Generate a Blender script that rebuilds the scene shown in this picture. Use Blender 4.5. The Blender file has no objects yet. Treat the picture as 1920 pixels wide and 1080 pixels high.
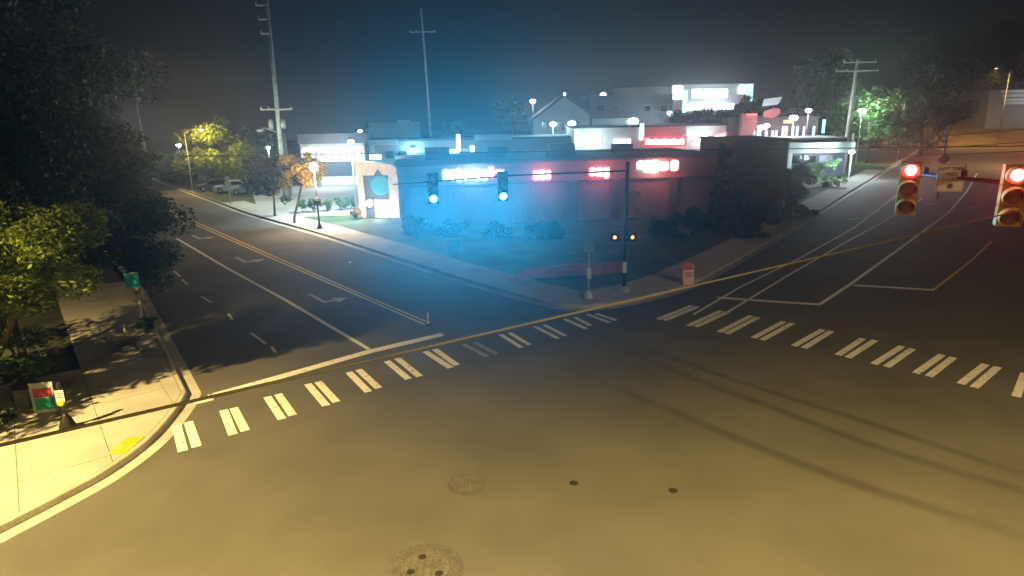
import bpy, math, random
import numpy as np
from mathutils import Vector, Matrix
random.seed(7); rng = np.random.default_rng(7)
S = bpy.context.scene; C = S.collection; R = math.radians

# ------------------------------------------------------------------ camera, sky, exposure
FPX, CAMH = 1200.0, 9.0
PITCH, ROLL = math.atan(325/FPX), 0.0192
_f = Vector((0, math.cos(PITCH), -math.sin(PITCH))); _u = Vector((0, math.sin(PITCH), math.cos(PITCH))); _r = Vector((1, 0, 0))
CR = _r*math.cos(ROLL) - _u*math.sin(ROLL); CU = _r*math.sin(ROLL) + _u*math.cos(ROLL)
cam = bpy.data.cameras.new('camera'); cam.sensor_width = 36; cam.lens = FPX/1920*36; cam.clip_end = 3000; cam.clip_start = .1
co = bpy.data.objects.new('camera', cam); C.objects.link(co)
m3 = Matrix((CR, CU, -_f)).transposed()
co.matrix_world = Matrix.Translation((0, 0, CAMH)) @ m3.to_4x4()
S.camera = co
W = bpy.data.worlds.new('World'); S.world = W; W.use_nodes = True
nt = W.node_tree; bg = nt.nodes['Background']
sky = nt.nodes.new('ShaderNodeTexSky'); sky.sky_type = 'NISHITA'; sky.sun_disc = False
sky.sun_elevation = R(-4); sky.sun_rotation = R(200)
add = nt.nodes.new('ShaderNodeMixRGB'); add.blend_type = 'ADD'; add.inputs[0].default_value = 1
add.inputs[2].default_value = (.045, .047, .055, 1)          # town light on high cloud
nt.links.new(sky.outputs[0], add.inputs[1]); nt.links.new(add.outputs[0], bg.inputs[0])
bg.inputs[1].default_value = .10
S.view_settings.view_transform = 'Standard'; S.view_settings.look = 'None'; S.view_settings.gamma = 1; S.view_settings.exposure = 0
cy = S.cycles
cy.max_bounces = 4; cy.diffuse_bounces = 2; cy.glossy_bounces = 2; cy.transmission_bounces = 2; cy.volume_bounces = 0; cy.transparent_max_bounces = 6
cy.use_denoising = True; cy.sample_clamp_indirect = .6; cy.sample_clamp_direct = 12; cy.caustics_reflective = False; cy.caustics_refractive = False

def ray(u, v): return _f + CR*((u-960)/FPX) + CU*((540-v)/FPX)
def G(u, v, z=0.):          # point at height z seen at photo pixel (u, v)
    d = ray(u, v); return Vector((0, 0, CAMH)) + d*((z-CAMH)/d.z)
def DY(u, v, y):            # point at distance y
    d = ray(u, v); return Vector((0, 0, CAMH)) + d*(y/d.y)

# ------------------------------------------------------------------ helpers
MATS = {}
def mat(name, col, rough=.8, var=.25, scale=3., bump=0., metal=0., fine=None, island=0., trans=0., spec=.3):
    if name in MATS: return MATS[name]
    m = bpy.data.materials.new(name); m.use_nodes = True; n = m.node_tree.nodes; l = m.node_tree.links
    b = n['Principled BSDF']; b.inputs['Roughness'].default_value = rough; b.inputs['Metallic'].default_value = metal
    b.inputs['Specular IOR Level'].default_value = spec
    tc = n.new('ShaderNodeTexCoord'); no = n.new('ShaderNodeTexNoise'); no.inputs['Scale'].default_value = scale
    no.inputs['Detail'].default_value = 5; l.new(tc.outputs['Object'], no.inputs['Vector'])
    rp = n.new('ShaderNodeValToRGB'); rp.color_ramp.elements[0].position = .3; rp.color_ramp.elements[1].position = .7
    lo = [max(0, c*(1-var)) for c in col]; hi = [min(1, c*(1+var)) for c in col]
    rp.color_ramp.elements[0].color = (*lo, 1); rp.color_ramp.elements[1].color = (*hi, 1)
    l.new(no.outputs['Fac'], rp.inputs[0]); out = rp.outputs[0]
    if fine:
        n2 = n.new('ShaderNodeTexNoise'); n2.inputs['Scale'].default_value = fine[0]; n2.inputs['Detail'].default_value = 2
        l.new(tc.outputs['Object'], n2.inputs['Vector'])
        r2 = n.new('ShaderNodeMapRange'); r2.inputs[1].default_value = .3; r2.inputs[2].default_value = .7
        r2.inputs[3].default_value = 1-fine[1]; r2.inputs[4].default_value = 1+fine[1]; l.new(n2.outputs['Fac'], r2.inputs[0])
        mu = n.new('ShaderNodeVectorMath'); mu.operation = 'SCALE'; l.new(out, mu.inputs[0]); l.new(r2.outputs[0], mu.inputs['Scale']); out = mu.outputs[0]
    if island:
        ge = n.new('ShaderNodeNewGeometry'); hs = n.new('ShaderNodeMapRange'); hs.inputs[3].default_value = 1-island; hs.inputs[4].default_value = 1+island
        l.new(ge.outputs['Random Per Island'], hs.inputs[0])
        mu = n.new('ShaderNodeVectorMath'); mu.operation = 'SCALE'; l.new(out, mu.inputs[0]); l.new(hs.outputs[0], mu.inputs['Scale']); out = mu.outputs[0]
    l.new(out, b.inputs['Base Color'])
    if trans:
        tr = n.new('ShaderNodeBsdfTranslucent'); l.new(out, tr.inputs[0]); mx = n.new('ShaderNodeMixShader'); mx.inputs[0].default_value = trans
        l.new(b.outputs[0], mx.inputs[1]); l.new(tr.outputs[0], mx.inputs[2]); l.new(mx.outputs[0], n['Material Output'].inputs[0])
    if bump:
        bu = n.new('ShaderNodeBump'); bu.inputs['Strength'].default_value = bump; bu.inputs['Distance'].default_value = .02
        n3 = n.new('ShaderNodeTexNoise'); n3.inputs['Scale'].default_value = scale*12; l.new(tc.outputs['Object'], n3.inputs['Vector'])
        l.new(n3.outputs['Fac'], bu.inputs['Height']); l.new(bu.outputs[0], b.inputs['Normal'])
    MATS[name] = m; return m
def glow(name, col, st):
    if name in MATS: return MATS[name]
    m = bpy.data.materials.new(name); m.use_nodes = True; n = m.node_tree.nodes; b = n['Principled BSDF']
    b.inputs['Base Color'].default_value = (.1, .1, .1, 1); b.inputs['Emission Color'].default_value = (*col, 1); b.inputs['Emission Strength'].default_value = st
    m.cycles.emission_sampling = 'NONE'
    MATS[name] = m; return m

class MB:
    def __init__(s): s.v = []; s.f = []
    def add(s, vs, fs):
        k = len(s.v); s.v += [tuple(p) for p in vs]; s.f += [tuple(i+k for i in f) for f in fs]; return s
    def box(s, c, d, rz=0., rx=0., ry=0., taper=1.):
        M = Matrix.Translation(c) @ Matrix.Rotation(rz, 4, 'Z') @ Matrix.Rotation(ry, 4, 'Y') @ Matrix.Rotation(rx, 4, 'X')
        x, y, z = d[0]/2, d[1]/2, d[2]/2; t = taper
        vs = [M @ Vector(p) for p in [(-x,-y,-z),(x,-y,-z),(x,y,-z),(-x,y,-z),(-x*t,-y*t,z),(x*t,-y*t,z),(x*t,y*t,z),(-x*t,y*t,z)]]
        return s.add(vs, [(0,3,2,1),(4,5,6,7),(0,1,5,4),(1,2,6,5),(2,3,7,6),(3,0,4,7)])
    def tube(s, pts, rad, n=8, cap=True):
        pts = [Vector(p) for p in pts]; rad = rad if isinstance(rad, (list, tuple)) else [rad]*len(pts)
        k = len(s.v)
        for i, p in enumerate(pts):
            t = (pts[min(i+1, len(pts)-1)] - pts[max(i-1, 0)]).normalized()
            a = t.cross(Vector((0, 0, 1)) if abs(t.z) < .9 else Vector((1, 0, 0))).normalized(); b = t.cross(a)
            for j in range(n):
                q = 2*math.pi*j/n; s.v.append(tuple(p + (a*math.cos(q) + b*math.sin(q))*rad[i]))
        for i in range(len(pts)-1):
            for j in range(n):
                s.f.append((k+i*n+j, k+i*n+(j+1) % n, k+(i+1)*n+(j+1) % n, k+(i+1)*n+j))
        if cap:
            s.f.append(tuple(k+j for j in range(n))[::-1]); s.f.append(tuple(k+(len(pts)-1)*n+j for j in range(n)))
        return s
    def lathe(s, prof, c=(0, 0, 0), n=16, axis='Z'):
        k = len(s.v); c = Vector(c)
        for r, z in prof:
            for j in range(n):
                q = 2*math.pi*j/n; p = (r*math.cos(q), r*math.sin(q), z)
                if axis == 'Y': p = (p[0], p[2], p[1])
                if axis == 'X': p = (p[2], p[0], p[1])
                s.v.append(tuple(c + Vector(p)))
        for i in range(len(prof)-1):
            for j in range(n): s.f.append((k+i*n+j, k+i*n+(j+1) % n, k+(i+1)*n+(j+1) % n, k+(i+1)*n+j))
        s.f.append(tuple(k+j for j in range(n))[::-1]); s.f.append(tuple(k+(len(prof)-1)*n+j for j in range(n)))
        return s
    def prism(s, poly, z0, z1):           # polygon in xy, counter-clockwise
        n = len(poly); vs = [(p[0], p[1], z0) for p in poly] + [(p[0], p[1], z1) for p in poly]
        fs = [tuple(range(n))[::-1], tuple(range(n, 2*n))] + [(i, (i+1) % n, n+(i+1) % n, n+i) for i in range(n)]
        return s.add(vs, fs)
    def prism_y(s, poly, y0, y1):         # polygon in xz pushed through y
        n = len(poly); vs = [(p[0], y0, p[1]) for p in poly] + [(p[0], y1, p[1]) for p in poly]
        return s.add(vs, [tuple(range(n)), tuple(range(n, 2*n))[::-1]] + [(i, n+i, n+(i+1) % n, (i+1) % n) for i in range(n)])
    def build(s, name, m, parent=None, loc=None, rz=0., smooth=False):
        me = bpy.data.meshes.new(name); me.from_pydata(s.v, [], s.f); me.update()
        if smooth: me.polygons.foreach_set('use_smooth', [True]*len(me.polygons))
        me.materials.append(m); o = bpy.data.objects.new(name, me); C.objects.link(o)
        if parent: o.parent = parent
        if loc is not None: o.location = loc
        o.rotation_euler.z = rz
        return o
def tag(o, label, cat, group=None, kind=None):
    if label: o['label'] = label
    if cat: o['category'] = cat
    if group: o['group'] = group
    if kind: o['kind'] = kind
    return o
def thing(name, label, cat, loc=(0, 0, 0), rz=0., group=None):
    o = bpy.data.objects.new(name, None); C.objects.link(o); o.location = loc; o.rotation_euler.z = rz; o.empty_display_size = .2
    return tag(o, label, cat, group)
def light(parent, loc, power, col, rad=.12, spot=None, aim=None, blend=.6):
    d = bpy.data.lights.new('bulb', 'SPOT' if spot else 'POINT'); d.energy = power; d.color = col; d.shadow_soft_size = rad
    if spot: d.spot_size = R(spot); d.spot_blend = blend
    o = bpy.data.objects.new('bulb', d); C.objects.link(o); o.parent = parent; o.location = loc
    if spot: o.rotation_euler = Vector(aim or (0, 0, -1)).to_track_quat('-Z', 'Y').to_euler()
    return o

# ------------------------------------------------------------------ materials
asphalt = mat('asphalt', (.098, .094, .086), .9, .15, .35, .0, fine=(60, .45), spec=.15)
concrete = mat('concrete', (.34, .33, .30), .85, .14, .8, .15, fine=(30, .14))
kerbm = mat('kerb_concrete', (.36, .345, .31), .8, .2, 1.2, .1, fine=(18, .15))
soil = mat('soil', (.035, .04, .025), .95, .5, .8, .4, fine=(9, .5))
grassm = mat('grass', (.035, .055, .022), .95, .5, .5, .4, fine=(14, .5))
mound_red = mat('red_mound_surface', (.42, .045, .06), .95, .4, 2., .5, fine=(14, .45))
white = mat('white_paint', (.72, .70, .64), .7, .14, 2.2, 0, fine=(16, .22))
yellow = mat('yellow_paint', (.66, .44, .08), .7, .2, 2.2, 0, fine=(16, .3))
faded = mat('faded_paint', (.22, .21, .19), .8, .35, 5., 0, fine=(14, .35))
galv = mat('galvanised_steel', (.34, .35, .36), .5, .15, 3., 0, .6)
darkmetal = mat('dark_metal', (.028, .03, .03), .45, .2, 4.)
sigyellow = mat('signal_yellow', (.45, .28, .05), .5, .15, 6.)
sigblack = mat('signal_black', (.012, .012, .012), .5, .2, 6.)
wood = mat('pole_wood', (.46, .44, .41), .9, .3, 2., .3)
bark = mat('bark', (.07, .05, .035), .95, .35, 6., .5)
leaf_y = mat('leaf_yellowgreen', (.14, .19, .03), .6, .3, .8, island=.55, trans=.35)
leaf_g = mat('leaf_green', (.035, .062, .02), .6, .3, .8, island=.5, trans=.25)
leaf_d = mat('leaf_dark', (.02, .032, .016), .65, .3, .6, island=.5, trans=.2)
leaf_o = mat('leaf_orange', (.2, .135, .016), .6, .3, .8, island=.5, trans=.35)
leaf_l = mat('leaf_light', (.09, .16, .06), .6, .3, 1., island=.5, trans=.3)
stone = mat('tan_stone', (.40, .33, .25), .85, .2, 1.2, .3, fine=(6, .2))
teal = mat('teal_enamel', (.02, .18, .24), .5, .2, 3.)
wallm = mat('pale_wall', (.40, .37, .35), .85, .1, .5, .1, fine=(4, .08))
walld = mat('grey_wall', (.22, .21, .22), .85, .12, .5, .1)
brickm = mat('red_brick', (.16, .055, .045), .9, .25, 1., .2)
roofm = mat('roof_grey', (.07, .07, .075), .9, .2, .8, .2)
whitew = mat('white_wall', (.62, .62, .60), .8, .08, .6)
redaw = mat('red_awning', (.35, .05, .05), .8, .15, 2.)
glass_d = mat('dark_glass', (.012, .014, .02), .12, .2, 1., spec=.6)
rubber = mat('rubber', (.015, .015, .015), .8, .2, 5.)

for m_, base_ in ((white, (.10, .095, .085)), (yellow, (.10, .09, .07))):      # paint worn through in spots
    rp_ = [q for q in m_.node_tree.nodes if q.type == 'VALTORGB'][0].color_ramp
    [q for q in m_.node_tree.nodes if q.type == 'TEX_NOISE'][0].inputs['Scale'].default_value = 4.5
    hi_ = list(rp_.elements[1].color); rp_.elements[0].position = .27; rp_.elements[1].position = .42
    rp_.elements[0].color = (*base_, 1); rp_.elements[1].color = [c*.88 for c in hi_[:3]]+[1]
# ------------------------------------------------------------------ ground, road, corners
road = MB().add([(-320, -40, 0), (320, -40, 0), (320, 420, 0), (-320, 420, 0)], [(0, 1, 2, 3)]).build('road', asphalt); tag(road, None, None, kind='structure')

def smooth_line(pts, n=6):
    out = []
    P = [Vector(p) for p in pts]
    for i in range(len(P)-1):
        a, b, c, d = P[max(i-1, 0)], P[i], P[i+1], P[min(i+2, len(P)-1)]
        for k in range(n):
            t = k/n; out.append(.5*((2*b)+(c-a)*t+(2*a-5*b+4*c-d)*t*t+(3*b-a-3*c+d)*t**3))
    out.append(P[-1]); return out
def normals2(L):
    out = []
    for i in range(len(L)):
        t = (L[min(i+1, len(L)-1)]-L[max(i-1, 0)]); t.z = 0; t.normalize(); out.append(Vector((-t.y, t.x, 0)))
    return out
def strip(L, o0, o1, z, mb=None):
    mb = mb or MB(); N = normals2(L); vs = []
    for p, n in zip(L, N): vs += [(p.x+n.x*o0, p.y+n.y*o0, z), (p.x+n.x*o1, p.y+n.y*o1, z)]
    return mb.add(vs, [(2*i, 2*i+2, 2*i+3, 2*i+1) for i in range(len(L)-1)])
def kerb(L, parent, side=1):            # side: which hand of the line the block lies on
    N = normals2(L); sec = [(0, 0), (.02, .15), (.05, .17), (.17, .17), (.19, .02)]
    mb = MB(); vs = []; n = len(sec)
    for p, nn in zip(L, N):
        for o, z in sec: vs.append((p.x+nn.x*o*side, p.y+nn.y*o*side, z))
    mb.add(vs, [(i*n+j, (i+1)*n+j, (i+1)*n+j+1, i*n+j+1) for i in range(len(L)-1) for j in range(n-1)])
    k = mb.build('kerb', kerbm, parent)
    strip(L, -.42*side, 0, .0033).build('gutter', kerbm, parent)
    return k
def clip(poly, a, b, c):                 # keep a*x+b*y<=c
    out = []
    for i in range(len(poly)):
        p, q = poly[i], poly[(i+1) % len(poly)]; dp = a*p[0]+b*p[1]-c; dq = a*q[0]+b*q[1]-c
        if dp <= 0: out.append(p)
        if dp*dq < 0: t = dp/(dp-dq); out.append((p[0]+(q[0]-p[0])*t, p[1]+(q[1]-p[1])*t))
    return out

# near-left corner: kerb runs from the lower left of the picture round the corner and away up the side road
LD = Vector((.62, -.785, 0))              # side road, pointing at the camera
kl = smooth_line([(-46, -20.5, 0), G(0, 1000)+(G(0, 1000)-G(110, 943))*4, G(0, 1000)+(G(0, 1000)-G(110, 943))*1.2, G(0, 1000), G(110, 943), G(205, 890), G(285, 830), G(335, 772), G(352, 742)])
e = kl[-1]
k2 = [e, G(330, 696), G(305, 645), G(272, 580), G(240, 520)]; kl = kl[:-1] + smooth_line(k2, 4); e = kl[-1]
kl += [e - LD*d for d in (2, 4, 6, 9, 12, 16, 20, 30, 45, 90, 170)]
corner = thing('corner_pavement', None, None); corner['kind'] = 'structure'
kerb(kl, corner, 1)
inner = [(p + n*.19) for p, n in zip(kl, normals2(kl))]
poly = [(p.x, p.y) for p in inner] + [(-200, 150), (-200, 4)]
MB().prism(poly, -.3, .10).build('planting_soil', soil, corner)
# paving slabs, each cut to the kerb
band = [(p.x, p.y) for p in inner if p.y < 52 and p.x > -30]
bi = [(p + n*6.2) for p, n in zip(kl, normals2(kl)) if p.y < 52 and p.x > -30]
hull = [(p[0], p[1]) for p in band] + [(-32, 50), (-30, 9)]
ang = math.atan2(-LD.y, LD.x); ca, sa = .79, .61
for i in range(-3, 14):
    for j in range(-10, 14):
        g = .007; s0 = 2.05
        ox, oy = -14.0, 16.2
        lim = [(-ca, -sa, -(ca*ox+sa*oy) - (i*s0+g)), (ca, sa, (ca*ox+sa*oy)+((i+1)*s0-g)), (sa, -ca, (sa*ox-ca*oy)+((j+1)*s0-g)), (-sa, ca, -(sa*ox-ca*oy)-(j*s0+g))]
        q = hull
        for a, b, c in lim: q = clip(q, a, b, c)
        if len(q) < 3: continue
        cx = sum(p[0] for p in q)/len(q); cyy = sum(p[1] for p in q)/len(q)
        dist = min((Vector((cx, cyy, 0))-p).length for p in inner)
        if dist > (6.4 if cyy < 21 else 3.2): continue
        ar = abs(sum(q[k][0]*q[(k+1) % len(q)][1]-q[(k+1) % len(q)][0]*q[k][1] for k in range(len(q))))/2
        if ar < .05: continue
        dz = random.uniform(-.004, .004)
        MB().prism(q, .05, .165+dz).build('paving_slab', concrete, corner)
# yellow warning pad of raised domes by the crossing
tp = [G(203, 851, .17), G(238, 820, .17), G(272, 818, .17), G(234, 852, .17)]
tyel = mat('tactile_yellow', (.62, .34, .02), .6, .1, 4.)
mb = MB(); mb.prism([(p.x, p.y) for p in (tp[0], tp[3], tp[2], tp[1])], .16, .176)
pad = mb.build('warning_pad', tyel, corner)
mb = MB()
for i in range(12):
    for j in range(8):
        a = tp[0].lerp(tp[1], (j+.5)/8); b = tp[3].lerp(tp[2], (j+.5)/8); p = a.lerp(b, (i+.5)/12)
        mb.lathe([(.028, 0), (.02, .008)], (p.x, p.y, .176), 6)
d = mb.build('domes', tyel, pad); d['kind'] = 'stuff'

# far corner block
RK = [G(1120, 577), G(1190, 566), G(1280, 541), G(1360, 502), G(1440, 456), G(1518, 409), G(1600, 357), G(1660, 320)]
far_dir = (RK[-1]-RK[-2]).normalized()
LK = [G(415, 383), G(470, 403), G(600, 440), G(700, 472), G(820, 511), G(930, 545), G(1010, 566), G(1060, 577)]
ld0 = (LK[0]-LK[1]).normalized()
kc = [LK[0]+ld0*170, LK[0]+ld0*60] + smooth_line(LK + RK, 5) + [RK[-1]+far_dir*40, RK[-1]+far_dir*90]
block = thing('far_corner_pavement', None, None); block['kind'] = 'structure'
kerb(kc, block, 1)
N2 = normals2(kc)
inn = [p+n*.19 for p, n in zip(kc, N2)]
poly = [(p.x, p.y) for p in inn] + [(130, 400), (-250, 400)]
MB().prism(poly, -.3, .11).build('planting_soil', grassm, block)
# pavement along both kerbs, cut in slabs
acc = 0; last = 0
Lk = [p for p in inn if -60 < p.x < 75]
def at_len(L, s):
    for a, b in zip(L, L[1:]):
        d = (b-a).length
        if s <= d: return a.lerp(b, s/d), (b-a).normalized()
        s -= d
    return L[-1], (L[-1]-L[-2]).normalized()
tot = sum((b-a).length for a, b in zip(Lk, Lk[1:]))
k = 0; s = 0.
while s < tot-2:
    p, t = at_len(Lk, s+.012); q, t2 = at_len(Lk, s+1.88); n = Vector((-t.y, t.x, 0)); n2 = Vector((-t2.y, t2.x, 0))
    w = 2.3
    MB().prism([(p.x, p.y), (q.x, q.y), ((q+n2*w).x, (q+n2*w).y), ((p+n*w).x, (p+n*w).y)], .05, .165+random.uniform(-.004, .004)).build('paving_slab', concrete, block)
    s += 1.9
# reddish band behind the corner, low mound
pb = [G(930, 527, .2), G(1000, 519, .2), G(1100, 514, .2), G(1168, 508, .2), G(1172, 488, .2), G(1080, 494, .2), G(985, 502, .2)]
mb = MB(); cpt = sum((Vector(p) for p in pb), Vector())/len(pb)
ring2 = [cpt.lerp(p, .6)+Vector((0, 0, .16)) for p in pb]; n = len(pb)
mb.add([(p.x, p.y, .08) for p in pb]+[(p.x, p.y, p.z) for p in ring2]+[(cpt.x, cpt.y, .46)], [(i, (i+1) % n, n+(i+1) % n, n+i) for i in range(n)]+[(n+i, n+(i+1) % n, 2*n) for i in range(n)])
mb.build('red_mound', mound_red, block)
# lit car park ground of the shops
lot = MB().prism([(p.x, p.y) for p in (G(482, 391), G(560, 409), G(672, 405), G(690, 340), G(560, 340), G(470, 352))], .0, .135).build('car_park', mat('lot_concrete', (.30, .30, .29), .85, .15, .4, fine=(8, .12))); tag(lot, None, None, kind='structure')
# bank beside the far road
mb = MB(); nx, ny = 24, 8; vs = []
for j in range(ny):
    for i in range(nx):
        x = 70+i*9; y = 138+j*9 - i*1.2; t = j/(ny-1)
        vs.append((x, y, 9.5*(t*t*(3-2*t)) + rng.normal()*.25*(j > 0) - .2*(j == 0)))
mb.add(vs, [(j*nx+i, j*nx+i+1, (j+1)*nx+i+1, (j+1)*nx+i) for j in range(ny-1) for i in range(nx-1)])
bank = mb.build('bank', mat('dry_grass', (.16, .12, .05), .95, .4, .25, .4, fine=(4, .4)), smooth=True); tag(bank, None, None, kind='structure')

# ------------------------------------------------------------------ paint on the road
def quad_px(pts, name, m, z=.006):
    p = [G(*q) for q in pts]; return MB().add([(a.x, a.y, z) for a in p], [(0, 1, 2, 3)]).build(name, m, road)
def line_px(pts, w, name, m, z=.006, taper=False):
    L = [G(*p) for p in pts]
    LL = []
    for a, b in zip(L, L[1:]):
        for k in range(4): LL.append(a.lerp(b, k/4))
    LL.append(L[-1])
    return strip(LL, -w/2, w/2, z).build(name, m, road)
def bar(a, b, w, m=white):
    A, B = G(*a), G(*b); return strip([A, B], -w/2, w/2, .006).build('crosswalk_bar', m, road)
# left crossing: pairs of bars
lb = [((331,797),(343,846)),((353,791),(369,838)),((419,769),(437,815)),((438,765),(460,808)),((501,744),(529,786)),((521,739),(549,779)),
      ((577,720),(612,761)),((596,716),(631,754)),((654,698),(691,735)),((672,693),(710,728)),((725,677),(766,711)),((745,672),(787,706)),
      ((797,659),(845,690)),((815,655),(857,685)),((938,627),(978,652)),((955,624),(993,647)),((1002,612),(1047,635)),((1020,609),(1060,630)),
      ((1058,598),(1100,617)),((1078,595),(1108,611)),((1100,589),(1143,605)),((1117,588),(1156,601))]
for i, (a, b) in enumerate(lb):
    A, B = G(*a), G(*b); bar(a, b, .26 if i < 14 else .22)
for a, b in [((868,645),(914,669)),((890,642),(932,664))]: bar(a, b, .22, faded)
# right crossing
rb = [((1233,599),(1298,573)),((1246,601),(1309,575)),((1290,611),(1352,583)),((1304,613),(1365,585)),((1348,623),(1409,592)),((1362,626),(1422,595)),
      ((1412,634),(1470,603)),((1428,638),(1486,606)),((1488,649),(1543,618)),((1507,653),(1559,621)),((1571,666),(1618,635)),((1589,671),(1641,638)),
      ((1638,683),(1692,649)),((1662,688),(1711,654)),((1717,700),(1767,665)),((1741,706),(1788,670)),((1801,720),(1848,683)),((1826,727),(1871,688)),((1905,744),(1922,700)),((1935,752),(1955,708))]
for a, b in rb: bar(a, b, .25)
def lines():
    line_px([(830,627),(690,660),(560,697),(450,728),(392,744)], .42, 'stop_line', white)
    line_px([(364,757),(400,748)], .2, 'stop_line', white)
    line_px([(692,655),(536,563),(426,503),(331,447)], .19, 'lane_line', white, .0065)
    line_px([(797,609),(687,561),(520,489),(341,410),(290,388)], .12, 'centre_line', yellow)
    line_px([(806,606),(697,560),(530,488),(350,409),(298,387)], .12, 'centre_line', yellow)
    for a, b in [((517,661),(509,650)),((499,645),(470,624)),((436,600),(428,588)),((397,568),(378,556)),((352,534),(341,524)),((338,519),(326,508))]:
        line_px([b, a], .12, 'lane_dash', white)
    # right road
    line_px([(1300,590),(1385,540),(1500,484),(1600,428),(1640,398),(1700,352)], .13, 'lane_line', white)
    line_px([(1365,585),(1480,515),(1590,452),(1690,398),(1730,372)], .13, 'lane_line', white, .0065)
    line_px([(1537,571),(1590,536),(1690,464),(1777,400),(1812,360),(1832,325)], .19, 'lane_line', white)
    line_px([(1751,543),(1790,513),(1822,488),(1860,452)], .13, 'centre_line', yellow)
    line_px([(1345,558),(1400,562),(1470,567),(1537,571)], .34, 'stop_line', white, .0072)
    line_px([(1600,535),(1670,539),(1751,544)], .34, 'stop_line', white, .0072)
lines()
def arrow(cpx, tailpx, m=faded):
    # left-turn arrow: bent shaft and head, seen nearly edge-on
    c = G(*cpx); d = LD; n = Vector((-d.y, d.x, 0))
    mb = MB()
    def sq(a0, a1, b0, b1): 
        ps = [c+d*a0+n*b0, c+d*a1+n*b0, c+d*a1+n*b1, c+d*a0+n*b1]; mb.add([(p.x, p.y, .006) for p in ps], [(0, 1, 2, 3)])
    sq(-1.5, .5, -.1, .1); sq(.5, .75, -.1, .55)
    ps = [c+d*.15+n*.55, c+d*1.1+n*.55, c+d*.62+n*1.25]; mb.add([(p.x, p.y, .006) for p in ps], [(0, 1, 2)])
    mb.build('turn_arrow', m, road)
arwm = mat('worn_paint', (.42, .41, .38), .8, .3, 3., fine=(12, .3))
arrow((600, 562), None, arwm); arrow((455, 489), None, arwm); arrow((370, 446), None, arwm)
line_px([(1590,412),(1625,408)], .3, 'lane_dash', arwm)
for a, b in [((1735,383),(1758,381)), ((1810,389),(1860,388))]: line_px([a, b], .5, 'lane_dash', faded)

# soft dark arcs across the junction, fading at edges and ends
tm = bpy.data.materials.new('dark_arc_blend'); tm.use_nodes = True; n_ = tm.node_tree.nodes; l_ = tm.node_tree.links
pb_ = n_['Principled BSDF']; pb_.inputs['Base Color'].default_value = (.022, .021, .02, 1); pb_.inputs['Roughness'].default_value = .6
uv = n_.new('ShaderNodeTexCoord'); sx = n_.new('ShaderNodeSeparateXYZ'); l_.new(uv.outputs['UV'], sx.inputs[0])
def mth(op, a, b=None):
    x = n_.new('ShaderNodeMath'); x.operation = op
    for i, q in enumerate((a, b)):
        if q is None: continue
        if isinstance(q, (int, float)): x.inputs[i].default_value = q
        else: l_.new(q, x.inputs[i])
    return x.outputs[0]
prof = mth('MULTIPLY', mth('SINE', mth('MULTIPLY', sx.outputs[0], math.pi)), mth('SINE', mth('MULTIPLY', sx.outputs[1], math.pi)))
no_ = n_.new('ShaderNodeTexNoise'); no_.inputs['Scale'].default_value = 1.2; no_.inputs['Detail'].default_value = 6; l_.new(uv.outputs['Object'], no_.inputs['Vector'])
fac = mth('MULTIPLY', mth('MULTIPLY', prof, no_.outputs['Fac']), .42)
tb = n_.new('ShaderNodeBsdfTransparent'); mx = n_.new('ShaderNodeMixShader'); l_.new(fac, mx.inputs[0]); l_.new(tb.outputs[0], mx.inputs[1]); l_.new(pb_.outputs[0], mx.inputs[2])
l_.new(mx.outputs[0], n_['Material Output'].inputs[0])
def dark_arc(pts, w, z):
    L = smooth_line([G(*p) for p in pts], 8); o = strip(L, -w/2, w/2, z).build('dark_band', tm, road)
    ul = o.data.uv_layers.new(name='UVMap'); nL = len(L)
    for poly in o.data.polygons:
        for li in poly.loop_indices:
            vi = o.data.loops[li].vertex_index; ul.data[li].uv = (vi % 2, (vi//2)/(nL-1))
dark_arc([(1040,680),(1200,745),(1400,830),(1600,905),(1800,970),(2000,1030)], .6, .0045)
dark_arc([(1100,615),(1250,690),(1450,765),(1650,840),(1900,915),(2050,950)], .55, .005)
dark_arc([(1060,612),(1200,652),(1400,720),(1650,800),(1920,890),(2100,940)], .5, .0055)

crackm = mat('crack_seal', (.045, .043, .04), .8, .3, 3., fine=(20, .3), spec=.15)
def seam(a, b, w, amp):
    A, B = G(*a), G(*b); d = (B-A); n = Vector((-d.y, d.x, 0)).normalized(); L = []; o = 0
    for i in range(41): o = o*.8+random.uniform(-amp, amp); L.append(A+d*(i/40)+n*o)
    strip(L, -w/2, w/2, .0036).build('sealed_crack', crackm, road)
seam((560, 640), (330, 500), .03, .05)
def disc(px, r, name, label, cat, ring=True):
    c = G(*px); t = thing(name, label, cat, (c.x, c.y, 0))
    im = mat('cast_iron', (.085, .08, .072), .9, .2, 5., spec=.1); 
    MB().lathe([(r, 0), (r, .0105), (r*.99, .011)], n=32).build('cover', mat('worn_iron', (.098, .094, .086), .9, .2, 3., fine=(26, .35), spec=.1), t)
    mb = MB(); n = 40; vs = []
    for k in range(n):
        q = 2*math.pi*k/n
        for rr in (r*1.06, r*1.55): vs.append((rr*math.cos(q), rr*math.sin(q), .0075))
    if ring: mb.add(vs, [(2*k, 2*k+1, (2*k+3) % (2*n), (2*k+2) % (2*n)) for k in range(n)]).build('patch_ring', mat('patch', (.082, .078, .072), .9, .2, 3., fine=(26, .4)), t)
    mb = MB()
    for k in range(-2, 3): mb.box((k*r*.3, 0, .0115), (r*.1, r*1.1, .004))
    mb.build('grip_ribs', im, t)
    return t
disc((878, 907), .34, 'manhole_cover', 'round iron manhole cover in the middle of the junction', 'manhole cover')
t = disc((796, 1066), .52, 'utility_cover', 'round patched utility plate with three dark lids at bottom of picture', 'utility cover')
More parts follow.
